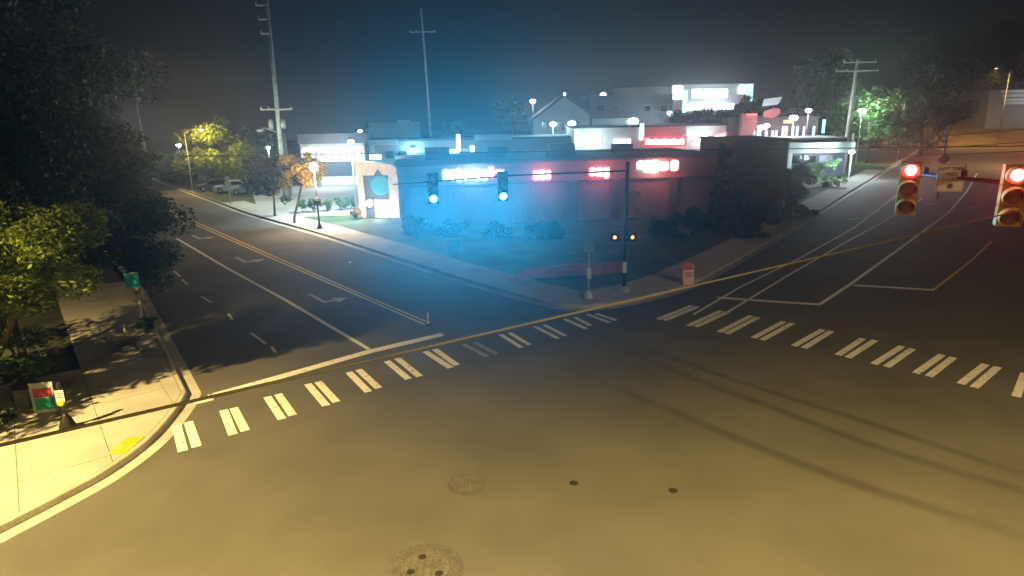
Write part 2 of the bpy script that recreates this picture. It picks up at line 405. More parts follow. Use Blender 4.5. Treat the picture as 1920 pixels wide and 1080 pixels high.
for u, v in ((792, 1045), (770, 1073), (823, 1076)):
    c = G(u, v); MB().lathe([(.085, 0), (.085, .016), (.075, .018)], (c.x-t.location.x, c.y-t.location.y, 0), 14).build('lid', mat('lid_iron', (.03, .027, .022), .95, .3, 9., spec=.03), t)
for (u, v), lab in (((1262, 920), 'small dark valve lid right of the manhole cover'), ((1076, 906), 'tiny worn valve lid between manhole cover and dark valve lid')):
    c = G(u, v); t = thing('valve_lid', lab, 'valve lid', (c.x, c.y, 0)); MB().lathe([(.11, 0), (.11, .012), (.1, .014)], n=14).build('lid', MATS['lid_iron'], t); MB().box((0, 0, .016), (.05, .02, .006)).build('lift_slot', MATS['rubber'], t)
c = G(656, 492); t = thing('road_marker', 'small bright reflective road stud on the side road', 'road marker', (c.x, c.y, 0))
MB().box((0, 0, .012), (.16, .14, .024), taper=.6).build('stud', whitew, t); MB().box((0, -.062, .014), (.1, .02, .014), rx=.6).build('reflector', glow('stud_glint', (.5, .95, 1), 2.), t)

# ------------------------------------------------------------------ street lamps (warm heads over the junction)
WARM = (1., .70, .30)
def cobra(name, label, base, head, power, col, spot=150, h_arm=None, pole_m=galv, emit=None, blend=.5, r=.1, aim=None):
    b = Vector(base); hd = Vector(head)-b; t = thing(name, label, 'street lamp', b)
    top = hd.z - .25
    MB().tube([(0, 0, 0), (0, 0, top)], [r, r*.62], 10).build('pole', pole_m, t, smooth=True)
    MB().lathe([(r*2, 0), (r*2, .12), (r*1.3, .25)], n=10).build('base', pole_m, t)
    e = Vector((hd.x, hd.y, hd.z)); d = Vector((hd.x, hd.y, 0)); L = d.length
    if L > .3:
        d.normalize()
        MB().tube([(0, 0, top-.1), tuple(d*L*.3+Vector((0, 0, top+.2))), tuple(d*L*.7+Vector((0, 0, hd.z+.08))), tuple(d*(L-.2)+Vector((0, 0, hd.z+.1)))], [.05, .045, .04, .035], 8).build('arm', pole_m, t, smooth=True)
    a = math.atan2(hd.y, hd.x) if L > .3 else 0
    MB().box((hd.x, hd.y, hd.z+.08), (.72, .3, .13), rz=a, taper=.75).build('lamp_head', pole_m, t)
    MB().lathe([(.02, -.16), (.16, -.13), (.25, -.05), (.27, .02)], (hd.x, hd.y, hd.z), 14).build('diffuser', glow('lamp_face_'+('%.1f%.1f' % col[:2]), col, emit or 25), t)
    light(t, (hd.x, hd.y, hd.z-.3), power, col, .12, spot, aim, blend)
    return t
LAMPS = []
cobra('street_lamp', 'tall street lamp outside the picture beyond the lower left pavement', (-26, 5.5, 0), (-20, 8.5, 13.), 58000, (1., .70, .24), 134, blend=.45)
cobra('street_lamp', 'tall street lamp over the near side of the junction behind the camera', (7.5, -5.0, 0), (5.0, -1.5, 11.4), 50000, (1., .70, .20), 146, blend=.45, r=.13)
cobra('street_lamp', 'street lamp out of the picture beside the near signal pole', (27, 3, 0), (22, 6, 11.6), 8500, (1., .68, .32), 164, blend=.2)
cobra('street_lamp', 'street lamp lighting the yellow tree beside the side road', DY(352, 380, 84)*1.0*Vector((1, 1, 0)) if False else Vector((DY(377, 243, 84).x-2.2, 84, 0)), DY(377, 243, 84), 5000, (1., .66, .26), None, emit=80)
cobra('street_lamp', 'distant street lamp over the right-hand avenue above the bank', Vector((DY(1868, 128, 140).x+3, 140, 0)), DY(1868, 128, 140), 17000, (1., .62, .22), 165, emit=3)
cobra('street_lamp', 'street lamp with lit oval head right of the right utility pole', Vector((DY(1664, 187, 112).x+3, 112, 0)), DY(1664, 187, 112), 5000, (1., .80, .50), None, emit=20)
cobra('street_lamp', 'street lamp out of the picture over the right lanes', (84, 92, 0), (78, 95, 10), 12000, (1., .62, .25), 160)
cobra('street_lamp', 'small distant street lamp above the dark trees on the left', Vector((DY(240, 242, 130).x-3, 130, 0)), DY(240, 242, 130), 1500, (1., .85, .9), None, emit=60)
# globe lamp post by the orange tree
b = G(600, 432); hp = DY(588, 313, b.y)
t = thing('lamp_post', 'dark post lamp with glowing white globe beside the orange tree', 'lamp post', b)
MB().tube([(0, 0, 0), (0, 0, hp.z-.35)], [.09, .06], 10).build('pole', darkmetal, t, smooth=True)
MB().lathe([(.2, 0), (.2, .3), (.12, .6), (.09, .8)], n=12).build('base', darkmetal, t)
MB().lathe([(.02, -.42), (.26, -.3), (.36, 0), (.26, .28), (.03, .4)], (hp.x-b.x, 0, hp.z), 16).build('globe', glow('globe_glow', (1., .93, .9), 30), t, smooth=True)
MB().lathe([(.16, .38), (.1, .5), (.02, .62)], (hp.x-b.x, 0, hp.z), 12).build('cap', darkmetal, t)
MB().lathe([(.10, -.35), (.3, -.15), (.34, .1), (.25, .3), (.08, .4)], (0, 0, (DY(595, 378, b.y)).z), 10).build('flower_basket', leaf_d, t)
light(t, (hp.x-b.x+.1, -.1, hp.z-.5), 5000, (1., .72, .42), .3)

# ------------------------------------------------------------------ trees
def leaves(name, m, parent, clumps, n, size, flat=.4):
    cl = np.array([(c[0], c[1], c[2]) for c in clumps]); cr = np.array([c[3] for c in clumps])
    w = cr**2.2; idx = rng.choice(len(cl), n, p=w/w.sum())
    d = rng.normal(size=(n, 3)); d /= np.linalg.norm(d, axis=1)[:, None]; rad = rng.random(n)**.45
    p = cl[idx] + d*(rad*cr[idx])[:, None]*np.array([1, 1, .8])
    a = rng.normal(size=(n, 3)); a[:, 2] *= .6; a /= np.linalg.norm(a, axis=1)[:, None]
    b = np.cross(a, rng.normal(size=(n, 3))); b /= np.linalg.norm(b, axis=1)[:, None]
    s = size*(.6+.8*rng.random(n))[:, None]
    V = np.stack([p-a*s, p+b*s*.45, p+a*s, p-b*s*.45], 1).reshape(-1, 3)
    me = bpy.data.meshes.new(name); me.vertices.add(4*n); me.vertices.foreach_set('co', V.ravel().astype(np.float32))
    me.loops.add(4*n); me.loops.foreach_set('vertex_index', np.arange(4*n, dtype=np.int32)); me.polygons.add(n)
    me.polygons.foreach_set('loop_start', np.arange(0, 4*n, 4, dtype=np.int32)); me.polygons.foreach_set('loop_total', np.full(n, 4, np.int32))
    me.update(); me.materials.append(m); o = bpy.data.objects.new(name, me); C.objects.link(o); o.parent = parent; return o
def tree(label, base, ctr, rad, n, size, m, K=26, conifer=False, name='tree', cat='tree', group=None, trunk_r=None):
    """base on the ground, ctr crown centre, rad (rx, ry, rz)"""
    b = Vector(base); t = thing(name, label, cat, b, 0, group); c = Vector(ctr)-b; rx, ry, rz = rad
    cls = []
    for i in range(K):
        if conifer:
            h = (i+.5)/K; q = i*2.4; f = (1-h)*.85+.06
            cls.append((c.x+rx*f*.7*math.cos(q), c.y+ry*f*.7*math.sin(q), c.z-rz+2*rz*h, max(.25, rx*f*.55)))
        else:
            d = Vector(rng.normal(size=3)).normalized(); f = random.uniform(.35, .98)
            cls.append((c.x+d.x*rx*f, c.y+d.y*ry*f, c.z+d.z*rz*f, (rx+rz)/2*random.uniform(.2, .42)))
    tr = trunk_r or max(.06, (c.z+rz)*.018); mb = MB(); zt = max(.3, c.z + (rz*.9 if conifer else 0))
    mid = Vector((c.x*.5+random.uniform(-.1, .1), c.y*.5, zt*.5))
    mb.tube([(0, 0, -.1), (0, 0, .12*zt), mid, (c.x, c.y, zt)], [tr*1.35, tr, tr*.8, tr*.4], 8)
    if not conifer:
        for k in range(min(9, K)):
            q = Vector(cls[k][:3]); s = Vector((c.x, c.y, zt)).lerp(mid, random.uniform(.1, .7)); mm = s.lerp(q, .5)+Vector((0, 0, .15*rz*random.random()))
            mb.tube([s, mm, q], [tr*.45, tr*.28, tr*.08], 5)
    mb.build('trunk', bark, t, smooth=True)
    leaves('crown', m, t, cls, n, size); return t
def tree_px(label, u, v, y, rpx, hpx, n, size, m, base=None, ry=None, **kw):
    c = DY(u, v, y); s = FPX/(y*1.03); rx = rpx/s; rz = hpx/s
    b = base or (c.x+rx*.05, y, .1)
    return tree(label, b, c, (rx, ry or rx, rz), n, size, m, **kw)
def shrub_px(label, u, v, y, rpx, hpx, n, size, m, **kw):
    c = DY(u, v, y); s = FPX/(y*1.03); return tree(label, (c.x, y, .08), c, (rpx/s, rpx/s, hpx/s), n, size, m, K=14, name='shrub', cat='shrub', trunk_r=.05, **kw)

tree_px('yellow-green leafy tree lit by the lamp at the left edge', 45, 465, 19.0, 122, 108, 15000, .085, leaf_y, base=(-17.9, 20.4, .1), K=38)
tree_px('street tree out of the picture shading the left pavement', -235, 540, 16.9, 195, 120, 12000, .1, leaf_y, K=34)
tree_px('green tree close behind the yellow-green tree at the left edge', -15, 445, 22.5, 140, 120, 9000, .1, leaf_g, K=30)
tree_px('dark green tree behind the teal sign on the left pavement', 235, 440, 34.5, 100, 112, 11000, .12, leaf_g, K=34)
tree_px('tall dark tree standing behind the yellow-green tree', -40, 300, 34, 190, 190, 9000, .17, leaf_d, K=30)
tree_px('tall dark tree left of the dim far poles, second from the left edge', 110, 270, 44, 150, 150, 9000, .2, leaf_d, K=30)
tree_px('broad dark tree just left of the lit side road', 215, 320, 52, 95, 105, 8000, .2, leaf_d, K=28)
tree_px('very tall dark tree filling the upper left corner', 20, 90, 62, 190, 190, 9000, .3, leaf_d, K=30)
tree_px('tall dark conifer above the distant small lamp', 170, 190, 90, 80, 190, 8000, .34, leaf_d, K=30, conifer=True)
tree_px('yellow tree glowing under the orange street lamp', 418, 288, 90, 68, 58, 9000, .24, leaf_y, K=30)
tree_px('green tree between the yellow tree and tall left utility pole', 500, 275, 96, 48, 42, 6000, .24, leaf_g, K=22)
tree_px('dark street tree with thin trunk left of the orange tree', 508, 335, 60.5, 44, 50, 6000, .15, leaf_d, base=G(516, 408), K=26)
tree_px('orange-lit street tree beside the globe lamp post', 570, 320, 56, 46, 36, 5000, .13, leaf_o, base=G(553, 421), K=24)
tree_px('dim low tree below the far white lights on the left', 320, 315, 100, 45, 42, 4500, .24, leaf_g, K=22)
tree_px('tree around the greenish lamp right of the right utility pole', 1630, 225, 108, 85, 62, 8000, .28, leaf_g, K=30)
tree_px('dark tree behind the top of the right utility pole', 1545, 185, 118, 62, 78, 7000, .3, leaf_g, K=26)
tree_px('dark tree between the greenish lamp and the bank', 1735, 205, 122, 75, 70, 7000, .3, leaf_d, K=26)
tree_px('tall dark tree high above the bank on the right', 1770, 130, 185, 85, 85, 7000, .45, leaf_d, K=26)
tree_px('dark tree at the right edge above the bank', 1925, 105, 205, 80, 60, 6000, .45, leaf_d, K=24)
tree_px('narrow dark conifer left of the dark brick block', 1350, 345, 54, 24, 70, 5000, .12, leaf_d, K=26, conifer=True)
tree_px('small green-lit tree behind the middle shops', 850, 240, 118, 26, 18, 3000, .25, leaf_l, K=14)
tree_px('dark tree left of the gabled building', 960, 215, 116, 36, 32, 4500, .26, leaf_g, K=20)
tree_px('row tree below the big store, left of its tower', 1330, 225, 104, 75, 18, 6000, .25, leaf_d, K=24)
tree_px('dark tree right below the big store wall', 1420, 205, 108, 45, 26, 5000, .25, leaf_d, K=20)
# shrubs
shrub_px('teal-green shrub at the left edge below the yellow-green tree', 25, 655, 20.4, 62, 85, 7000, .06, leaf_l)
shrub_px('small dark shrub at the left edge beside the pavement', -12, 790, 17.6, 45, 30, 2000, .05, leaf_g)
shrub_px('round green shrub at the foot of the teal sign', 271, 607, 26.2, 25, 22, 1800, .05, leaf_g)
shrub_px('large dark rounded shrub at the right end of the brick block', 1482, 350, 60, 42, 40, 15000, .09, leaf_d)
for i, (u, v, y, r, h, lab) in enumerate([(1330, 405, 50, 50, 36, 'dark shrub leftmost in the clump below the brick block'), (1390, 395, 54, 48, 34, 'dark shrub in the clump under the narrow conifer'),
        (1440, 402, 52, 46, 32, 'dark shrub below the large rounded shrub'), (1495, 398, 56, 34, 26, 'dark shrub nearest the lit avenue pavement'), (1270, 428, 47, 44, 26, 'low dark shrub right of the signal pole'),
        (1400, 440, 46, 50, 22, 'low dark shrub in front of the clump by the avenue')]):
    shrub_px(lab, u, v, y, r, h, 8000, .09, leaf_d, group='shrubs on the far corner')
for i, (u, v, y, r, h, lab) in enumerate([(770, 428, 50, 40, 22, 'low shrub below the stone monument sign'), (850, 432, 49, 42, 20, 'low shrub under the left green signal'), (935, 436, 48, 44, 20, 'low shrub under the right green signal'), (1020, 438, 47, 40, 20, 'low shrub in front of the shop wall, left of the signal pole')]):
    shrub_px(lab, u, v, y, r, h, 6000, .08, leaf_d, group='low shrubs in front of the shop wall')
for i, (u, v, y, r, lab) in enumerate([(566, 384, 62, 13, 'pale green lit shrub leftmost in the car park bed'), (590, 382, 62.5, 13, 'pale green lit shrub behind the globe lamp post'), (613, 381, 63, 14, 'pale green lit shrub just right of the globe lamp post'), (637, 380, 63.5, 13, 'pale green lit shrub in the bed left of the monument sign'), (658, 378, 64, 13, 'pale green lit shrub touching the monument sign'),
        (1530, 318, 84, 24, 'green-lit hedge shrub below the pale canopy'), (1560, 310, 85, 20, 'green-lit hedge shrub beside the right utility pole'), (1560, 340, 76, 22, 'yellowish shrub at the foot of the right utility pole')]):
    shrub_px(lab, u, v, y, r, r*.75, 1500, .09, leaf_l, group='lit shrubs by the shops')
shrub_px('tan ornamental grass clump at the foot of the monument sign', 668, 402, 58, 14, 12, 1500, .1, leaf_o)

# ------------------------------------------------------------------ poles and wires
def utility_pole(name, label, u0, v0, y, vtop, r, arms, m=wood, lean=0.):
    b = DY(u0, v0, y); tp = DY(u0, vtop, y); t = thing(name, label, 'utility pole', (b.x, y, 0)); h = tp.z
    MB().tube([(0, 0, 0), (lean*.5, 0, h*.5), (lean, 0, h)], [r, r*.85, r*.6], 10).build('pole', m, t, smooth=True)
    for (v, l0, l1) in arms:
        z = DY(u0, v, y).z; xx = lean*z/h; s = y*1.03/FPX
        MB().box((xx+(l0+l1)/2*s, -r*.9, z), (abs(l1-l0)*s, .12, .16)).build('crossarm', m, t)
        for q in (l0, l0*.5+l1*.5*0, l1) if l0 < 0 < l1 else (l0 if abs(l0) > abs(l1) else l1,):
            MB().lathe([(.06, 0), (.1, .08), (.06, .14), (.1, .22), (.05, .3)], (xx+q*s*.96, -r*.9, z+.08), 8).build('insulator', galv, t)
    return t, h
t, h = utility_pole('utility_pole', 'tall grey utility pole with transformers rising over the left shops', 536, 374, 75, 0, .28, [(10, -18, 0), (36, -16, 0), (63, -14, 0), (205, -28, 28)], lean=.3)
for dx in (-.75, .62):
    MB().lathe([(.05, -.55), (.28, -.5), (.28, .45), (.2, .55)], (dx, -.1, DY(535, 232, 75).z), 12).build('transformer', galv, t, smooth=True)
z1 = DY(530, 248, 75).z; hx = DY(488, 243, 75).x-t.location.x
MB().tube([(0, -.2, z1), (hx*.5-.4, -.2, z1+.5), (hx+.3, -.2, z1+.35)], .06, 8).build('lamp_arm', galv, t, smooth=True)
MB().box((hx, -.2, z1+.3), (.8, .3, .16)).build('lamp_head', galv, t); MB().box((hx, -.2, z1+.2), (.4, .2, .03)).build('diffuser', glow('dim_lamp', (1, .95, .9), 3), t)
utility_pole('stub_pole', 'short pole standing close beside the tall left utility pole', 546, 374, 77, 250, .22, [])
utility_pole('utility_pole', 'right-hand utility pole with two long crossarms beside the avenue', 1580, 325, 92, 112, .36, [(118, -26, 30), (134, -38, 36)], lean=.3)
utility_pole('stub_pole', 'short dark pole just right of the right-hand utility pole', 1592, 325, 93, 250, .22, [])
utility_pole('utility_pole', 'faint far utility pole in the sky above the left green signal', 812, 300, 120, 15, .26, [(60, -22, 22)], lean=-.8)
utility_pole('utility_pole', 'faint thin pole above the left trees, right of two', 281, 330, 125, 100, .2, [(118, -12, 12)], lean=-.4)
utility_pole('utility_pole', 'faint thin pole above the left trees, left of two', 214, 330, 130, 150, .2, [(160, -10, 10)], lean=-.4)
def wire(label, A, B, r, sag, m=None):
    A, B = Vector(A), Vector(B); L = []
    for i in range(25):
        q = i/24; p = A.lerp(B, q); p.z -= sag*4*q*(1-q); L.append(p-A)
    o = MB().tube(L, r, 6).build('overhead_cable', m or MATS['cable'], None, A, smooth=True); tag(o, label, 'cable', 'overhead cables'); return o
mat('cable', (.05, .045, .035), .6, .2, 3.)
def ext(A, B, a, b): d = B-A; return A-d*a, B+d*b
A, B = ext(G(0, 835, 7.3), G(1860, 407, 7.3), .35, .25)
wire('thick near cable crossing the whole picture along the left crosswalk', A, B, .011, .0, mat('cable_grey', (.04, .034, .02), .9, .2, 3., spec=.05))
A, B = ext(DY(300, 293, 45), DY(1640, 277, 36), .12, .25)
wire('dark cable crossing in front of the yellow tree and the shops', A, B, .03, 0)
for (v0, v1, y0, y1, lab) in [(262, 238, 60, 40, 'upper dark cable over the bank on the right'), (283, 262, 60, 40, 'middle dark cable over the bank on the right'), (293, 279, 60, 38, 'lower dark cable over the bank on the right')]:
    A, B = ext(DY(1640, v0, y0), DY(1920, v1, y1), .0, .6); wire(lab, A, B, .028, .15)
# ------------------------------------------------------------------ signals
RED = (1., .06, .04)
def signal(name, label, c, yaw, housing, lit, col, core, st, hw=.36, sh=.36, power=0, spot=150, aim=None):
    """three-section head, centre c, facing -y turned by yaw; lit = index from the top or None"""
    t = thing(name, label, 'traffic signal', c, yaw)
    hs = MB()
    for i in range(3): hs.box((0, 0, (1-i)*sh), (hw, .22, sh-.012))
    hs.box((0, .12, 0), (hw*.9, .04, sh*2.9))
    hs.build('housing', housing, t)
    for i in range(3):
        z = (1-i)*sh; r = hw*.42
        v = MB(); n = 18; vs = []; fs = []
        for k in range(n+1):                      # tunnel visor, open below, longer on top
            q = math.radians(-35 + 250*k/n); L = .26*(.55+.45*max(0, math.sin(q)))
            for rr in (r*1.05, r*1.14): vs += [(rr*math.cos(q), -.11, z+rr*math.sin(q)), (rr*math.cos(q), -.11-L, z+rr*math.sin(q)-.02)]
        for k in range(n):
            a, b = 4*k, 4*k+4; fs += [(a, b, b+1, a+1), (a+2, a+3, b+3, b+2), (a+1, b+1, b+3, a+3)]
        v.add(vs, fs).build('visor', housing, t)
        on = i == lit
        lo = MB().lathe([(r, 0), (r*.9, -.03), (r*.55, -.06), (r*.1, -.07)], (0, -.11, z), 20, 'Y').build('lens', glow('lens_'+label[:14], col, st) if on else mat('dead_lens', (.03, .02, .02), .3, .2, 5.), t, smooth=True)
        if on: MB().lathe([(r*.66, -.056), (r*.45, -.075), (r*.05, -.082)], (0, -.11, z), 20, 'Y').build('bright_core', glow('core_'+label[:14], core, st*3), lo, smooth=True)
    MB().tube([(0, .12, sh*.6), (0, .26, sh*.72)], .03, 8).build('bracket', sigblack, t)
    if power:
        lc = (.02, .42, .85) if col[0] < .5 else (1., .06, .04)
        z = (1-lit)*sh; M = Matrix.Rotation(-yaw, 3, 'Z')
        light(t, (0, -.45, z), power, lc, .14, spot, M @ Vector(aim) if aim else (0, -1, .05), .8)
    return t
# far pole on the centre corner with its mast arm
pb = G(1170, 552); pt = DY(1166, 303, pb.y)
t = thing('signal_pole', 'tall dark signal pole with long mast arm on the far corner', 'signal pole', (pb.x, pb.y, 0))
MB().tube([(0, 0, 0), (0, 0, pt.z*.5), (0, 0, pt.z)], [.12, .11, .09], 12).build('pole', darkmetal, t, smooth=True)
MB().lathe([(.3, 0), (.3, .2), (.2, .35), (.16, .45)], n=12).build('base', concrete, t)
ae = DY(737, 346, 27.5)-t.location; az = pt.z-.45
MB().tube([(0, 0, az), (ae.x*.5, ae.y*.5, (az+ae.z)/2+.1), tuple(ae)], [.05, .045, .03], 8).build('mast_arm', darkmetal, t, smooth=True)
MB().box((-.04, -.17, DY(1168, 500, pb.y).z), (.2, .05, .55)).build('button_plate', whitew, t)
for (u, v, lab, sz, pw) in [(813, 372, 'left green traffic signal glowing cyan on the far mast arm', 1.15, 1.), (943, 367, 'right green traffic signal glowing cyan on the far mast arm', 1., .62)]:
    f = (G(u, v).x - 0)
    yv = 27.5 + (u-737)/(1170-737)*(pb.y-27.5) - .35
    c = DY(u, v, yv); c.z += .44
    signal('traffic_signal', lab, c, R(6), sigblack, 2, (.02, .72, .95), (.85, 1, 1), 4, hw=.46, sh=.44, power=54000*pw, spot=92, aim=(.14, -1, .48))
sc_ = DY(1184, 380, pb.y-.2)
s1 = signal('traffic_signal', 'side-mounted signal on the far pole turned edge-on to the camera', sc_+Vector((.05, 0, 0)), R(78), mat('signal_tan', (.34, .17, .13), .6, .15, 4.), None, RED, RED, 1, hw=.34, sh=.38)
for (u, lab, yw) in [(1154, 'left amber pedestrian signal on the far signal pole', -25), (1184, 'right amber pedestrian signal on the far signal pole', 20)]:
    c = DY(u, 444, pb.y-.1); q = thing('pedestrian_signal', lab, 'pedestrian signal', c, R(yw))
    MB().box((0, 0, 0), (.42, .2, .46)).build('housing', sigblack, q)
    MB().box((0, -.13, .22), (.44, .12, .03)).build('visor', sigblack, q)
    MB().lathe([(.09, 0), (.09, -.02), (.05, -.03)], (0, -.1, -.01), 12, 'Y').build('hand_symbol', glow('amber_hand', (1., .33, .06), 6 if u > 1170 else 3.5), q)
    MB().box(((pb.x-c.x)*.5*math.cos(R(yw)), .05, 0), (.2, .05, .08)).build('bracket', galv, q)
# near right mast arm with two red heads
ya = 13.2
a0 = DY(1716, 326, ya); a1 = DY(1920, 346, 11.2); ex = a1+(a1-a0)*2.2
t = thing('signal_pole', 'near signal pole right of the picture with arm carrying red signals', 'signal pole', (ex.x, ex.y, 0))
MB().tube([(0, 0, 0), (0, 0, a0.z+1.2)], [.19, .13], 12).build('pole', galv, t, smooth=True)
MB().tube([tuple(a0-t.location), tuple(a1-t.location), (0, 0, ex.z)], [.035, .045, .09], 8).build('mast_arm', darkmetal, t, smooth=True)
for u in (1738, 1815):
    q = (u-1716)/(1920-1716); p = a0.lerp(a1, q)-t.location
    MB().lathe([(.05, 0), (.06, .07), (.05, .14)], (p.x, p.y, p.z+.02), 8).build('clamp', sigblack, t)
cR = DY(1703, 352, ya-.25)
signal('traffic_signal', 'left red traffic signal with yellow housing on the near arm', cR, R(-30), sigyellow, 0, (1., .035, .03), (1., .80, .72), 3, power=300, spot=130, aim=(-.3, -1, .1))
cR2 = DY(1897, 366, 11.2)
signal('traffic_signal', 'right red traffic signal cut by the picture edge on near arm', cR2, R(-26), sigyellow, 0, (1., .035, .03), (1., .80, .72), 3, power=380, spot=130, aim=(-.3, -1, .1))
def text(body, size, m, parent, loc, name='lettering'):
    cu = bpy.data.curves.new(name, 'FONT'); cu.body = body; cu.size = size; cu.align_x = 'CENTER'; cu.align_y = 'CENTER'; cu.extrude = .002
    o = bpy.data.objects.new('tmp', cu); C.objects.link(o); dg = bpy.context.evaluated_depsgraph_get(); me = bpy.data.meshes.new_from_object(o.evaluated_get(dg)); bpy.data.objects.remove(o)
    me.materials.clear(); me.materials.append(m); n = bpy.data.objects.new(name, me); C.objects.link(n); n.parent = parent; n.location = loc; n.rotation_euler = (R(90), 0, 0); return n
c = DY(1783, 333, 12.35); t = thing('arm_sign', 'white rectangular sign between the red signals on near arm', 'sign', c, R(-8))
MB().box((0, 0, 0), (.50, .02, .54)).build('panel', mat('sign_white', (.62, .56, .62), .5, .08, 5.), t)
for z, s in ((.165, 'LEFT TURN'), (.06, 'YIELD'), (-.045, 'ON GREEN')): text(s, .085, mat('faded_black', (.07, .06, .07), .6, .2, 9.), t, (0, -.012, z))
MB().lathe([(.052, 0), (.052, -.004)], (0, -.011, -.16), 20, 'Y').build('ball_symbol', MATS['faded_black'], t)
mb = MB()
for x, z, w, h in ((0, .255, .47, .008), (0, -.255, .47, .008), (-.235, 0, .008, .5), (.235, 0, .008, .5)): mb.box((x, -.0115, z), (w, .003, h))
mb.build('border', MATS['faded_black'], t)
# ------------------------------------------------------------------ small street furniture
c = G(128, 803, .16); t = thing('button_post', 'short crossing button post with white sign and black base on pavement', 'button post', c, R(12))
MB().lathe([(.23, 0), (.22, .10), (.15, .30), (.09, .42), (.065, .5)], n=16).build('base', sigblack, t, smooth=True)
MB().tube([(0, 0, .45), (0, 0, 1.32)], .052, 12).build('post', darkmetal, t, smooth=True)
MB().lathe([(.075, 1.3), (.085, 1.38), (.06, 1.48), (.01, 1.5)], n=12).build('cap', sigblack, t)
MB().box((0, -.075, 1.08), (.23, .03, .36)).build('sign', whitew, t)
MB().lathe([(.10, 0), (.10, -.03), (.07, -.05)], (0, -.08, .86), 16, 'Y').build('button', mat('button_yellow', (.75, .50, .03), .5, .1, 5.), t)
mb = MB()
for z in (1.18, 1.12, 1.05): mb.box((.0, -.092, z), (.13, .004, .02))
mb.build('sign_print', MATS['faded_black'], t)
c = G(88, 776, .16); t = thing('yard_sign', 'small red and green board on wire frame beside the button post', 'sign', c, R(16))
MB().box((0, 0, .56), (.64, .03, 1.0)).build('board', mat('sign_pale', (.50, .58, .56), .6, .12, 4.), t)
MB().box((.01, -.018, .73), (.50, .008, .30)).build('red_block', mat('print_red', (.34, .05, .06), .6, .25, 9.), t)
MB().box((.02, -.019, .36), (.52, .008, .38)).build('green_block', mat('print_green', (.02, .26, .18), .6, .25, 9.), t)
for x in (-.27, .27): MB().tube([(x, .03, -.02), (x, .03, .75)], .012, 6).build('leg', galv, t)
c = G(50, 768, .16); t = thing('utility_box', 'low grey utility box behind the red and green board', 'utility box', c, R(16))
MB().box((0, .3, .3), (.6, .45, .6)).build('cabinet', mat('box_grey', (.13, .14, .14), .8, .15, 3.), t); MB().box((0, .3, .63), (.66, .5, .06)).build('lid', mat('box_lid', (.15, .12, .12), .8, .2, 3.), t); MB().box((.0, .07, .3), (.46, .012, .46)).build('door', MATS['box_grey'], t)
c = G(272, 627, .12); tp_ = DY(263, 525, c.y); t = thing('post_sign', 'teal rectangular sign on white post above round shrub', 'sign', c, R(10))
MB().box((0, 0, tp_.z*.5-.06), (.09, .07, tp_.z)).build('post', whitew, t)
MB().box((-.12, -.06, tp_.z-.12), (.50, .03, .62)).build('panel', mat('sign_teal', (.04, .55, .80), .5, .15, 5.), t)
MB().box((-.12, -.04, tp_.z-.12), (.55, .02, .67)).build('frame', whitew, t)
MB().box((.02, -.05, tp_.z-.62), (.2, .03, .22)).build('plaque', mat('plaque', (.2, .22, .2), .6, .2, 6.), t)
MB().tube([(-.72, -.1, 0), (-.72, -.1, .55)], .05, 8).build('side_stake', whitew, t)
c = G(1103, 558, .16); zz = DY(1093, 461, c.y).z-.16; t = thing('button_post', 'pale crossing button post with green sign back on the far corner', 'button post', c, R(-10))
MB().lathe([(.24, 0), (.2, .18), (.09, .36)], n=12).build('base', mat('pale_base', (.5, .5, .5), .7, .15, 5.), t)
MB().tube([(0, 0, .3), (0, 0, zz+.2)], .045, 8).build('post', galv, t)
MB().box((.03, -.06, 1.25), (.2, .1, .5)).build('button_box', whitew, t)
MB().prism_y([(-.36, zz-.12), (-.22, zz-.32), (.26, zz-.32), (.3, zz), (.12, zz+.33), (-.1, zz+.36), (-.3, zz+.2)], -.05, -.02).build('sign_back', mat('green_back', (.16, .20, .15), .7, .2, 4.), t)
c = G(1287, 532, .16); t = thing('sandwich_board', 'red and white sandwich board on the far corner pavement', 'sandwich board', c, R(14))
for s, nm in ((-1, 'front_panel'), (1, 'rear_panel')):
    mb = MB(); n = 8; prof = [(-.34, 0), (.30, 0), (.34, .85)] + [(.34*math.cos(R(k*22.5))-.0, .85+.28*math.sin(R(k*22.5))) for k in range(1, 5)] + [(-.27, 1.13)]
    mb.prism_y(prof, -.015, .015); o = mb.build(nm, mat('board_white', (.75, .55, .58), .6, .12, 3.), t); o.location = (.12*(s > 0)*1., .26*s, 0); o.rotation_euler = (R(13*s), 0, 0)
    if s < 0:
        fp = o
MB().prism_y([(-.27, .80), (.33, .80), (.33, .88), (.24, 1.05), (0, 1.12), (-.26, 1.12)], -.022, -.016).build('red_header', mat('print_red2', (.50, .05, .08), .6, .2, 5.), fp)
for z in (.62, .48): MB().box((0, -.019, z), (.44, .006, .07)).build('print_line', mat('print_dull', (.33, .12, .16), .7, .2, 6.), fp)
c = G(803, 610); t = thing('delineator', 'short pale flexible post at the end of the yellow centre line', 'delineator', c)
MB().lathe([(.12, 0), (.12, .03), (.05, .06)], n=12).build('base', rubber, t); MB().tube([(0, 0, .04), (0, 0, .6)], [.042, .04], 10).build('tube', mat('pale_yellow', (.50, .46, .28), .6, .1, 5.), t); MB().tube([(0, 0, .42), (0, 0, .52)], .046, 10).build('reflective_band', whitew, t)
c = G(850, 472, .1); t = thing('utility_cabinet', 'small pale utility cabinet on the grass under the left green signal', 'utility cabinet', c, R(8))
MB().box((0, 0, .42), (.75, .55, .84)).build('body', mat('cab_green', (.14, .24, .24), .7, .12, 3.), t); MB().box((0, 0, .87), (.82, .62, .06)).build('lid', MATS['cab_green'], t); MB().box((0, -.285, .42), (.6, .02, .66)).build('door', mat('cab_door', (.17, .28, .28), .7, .12, 3.), t)
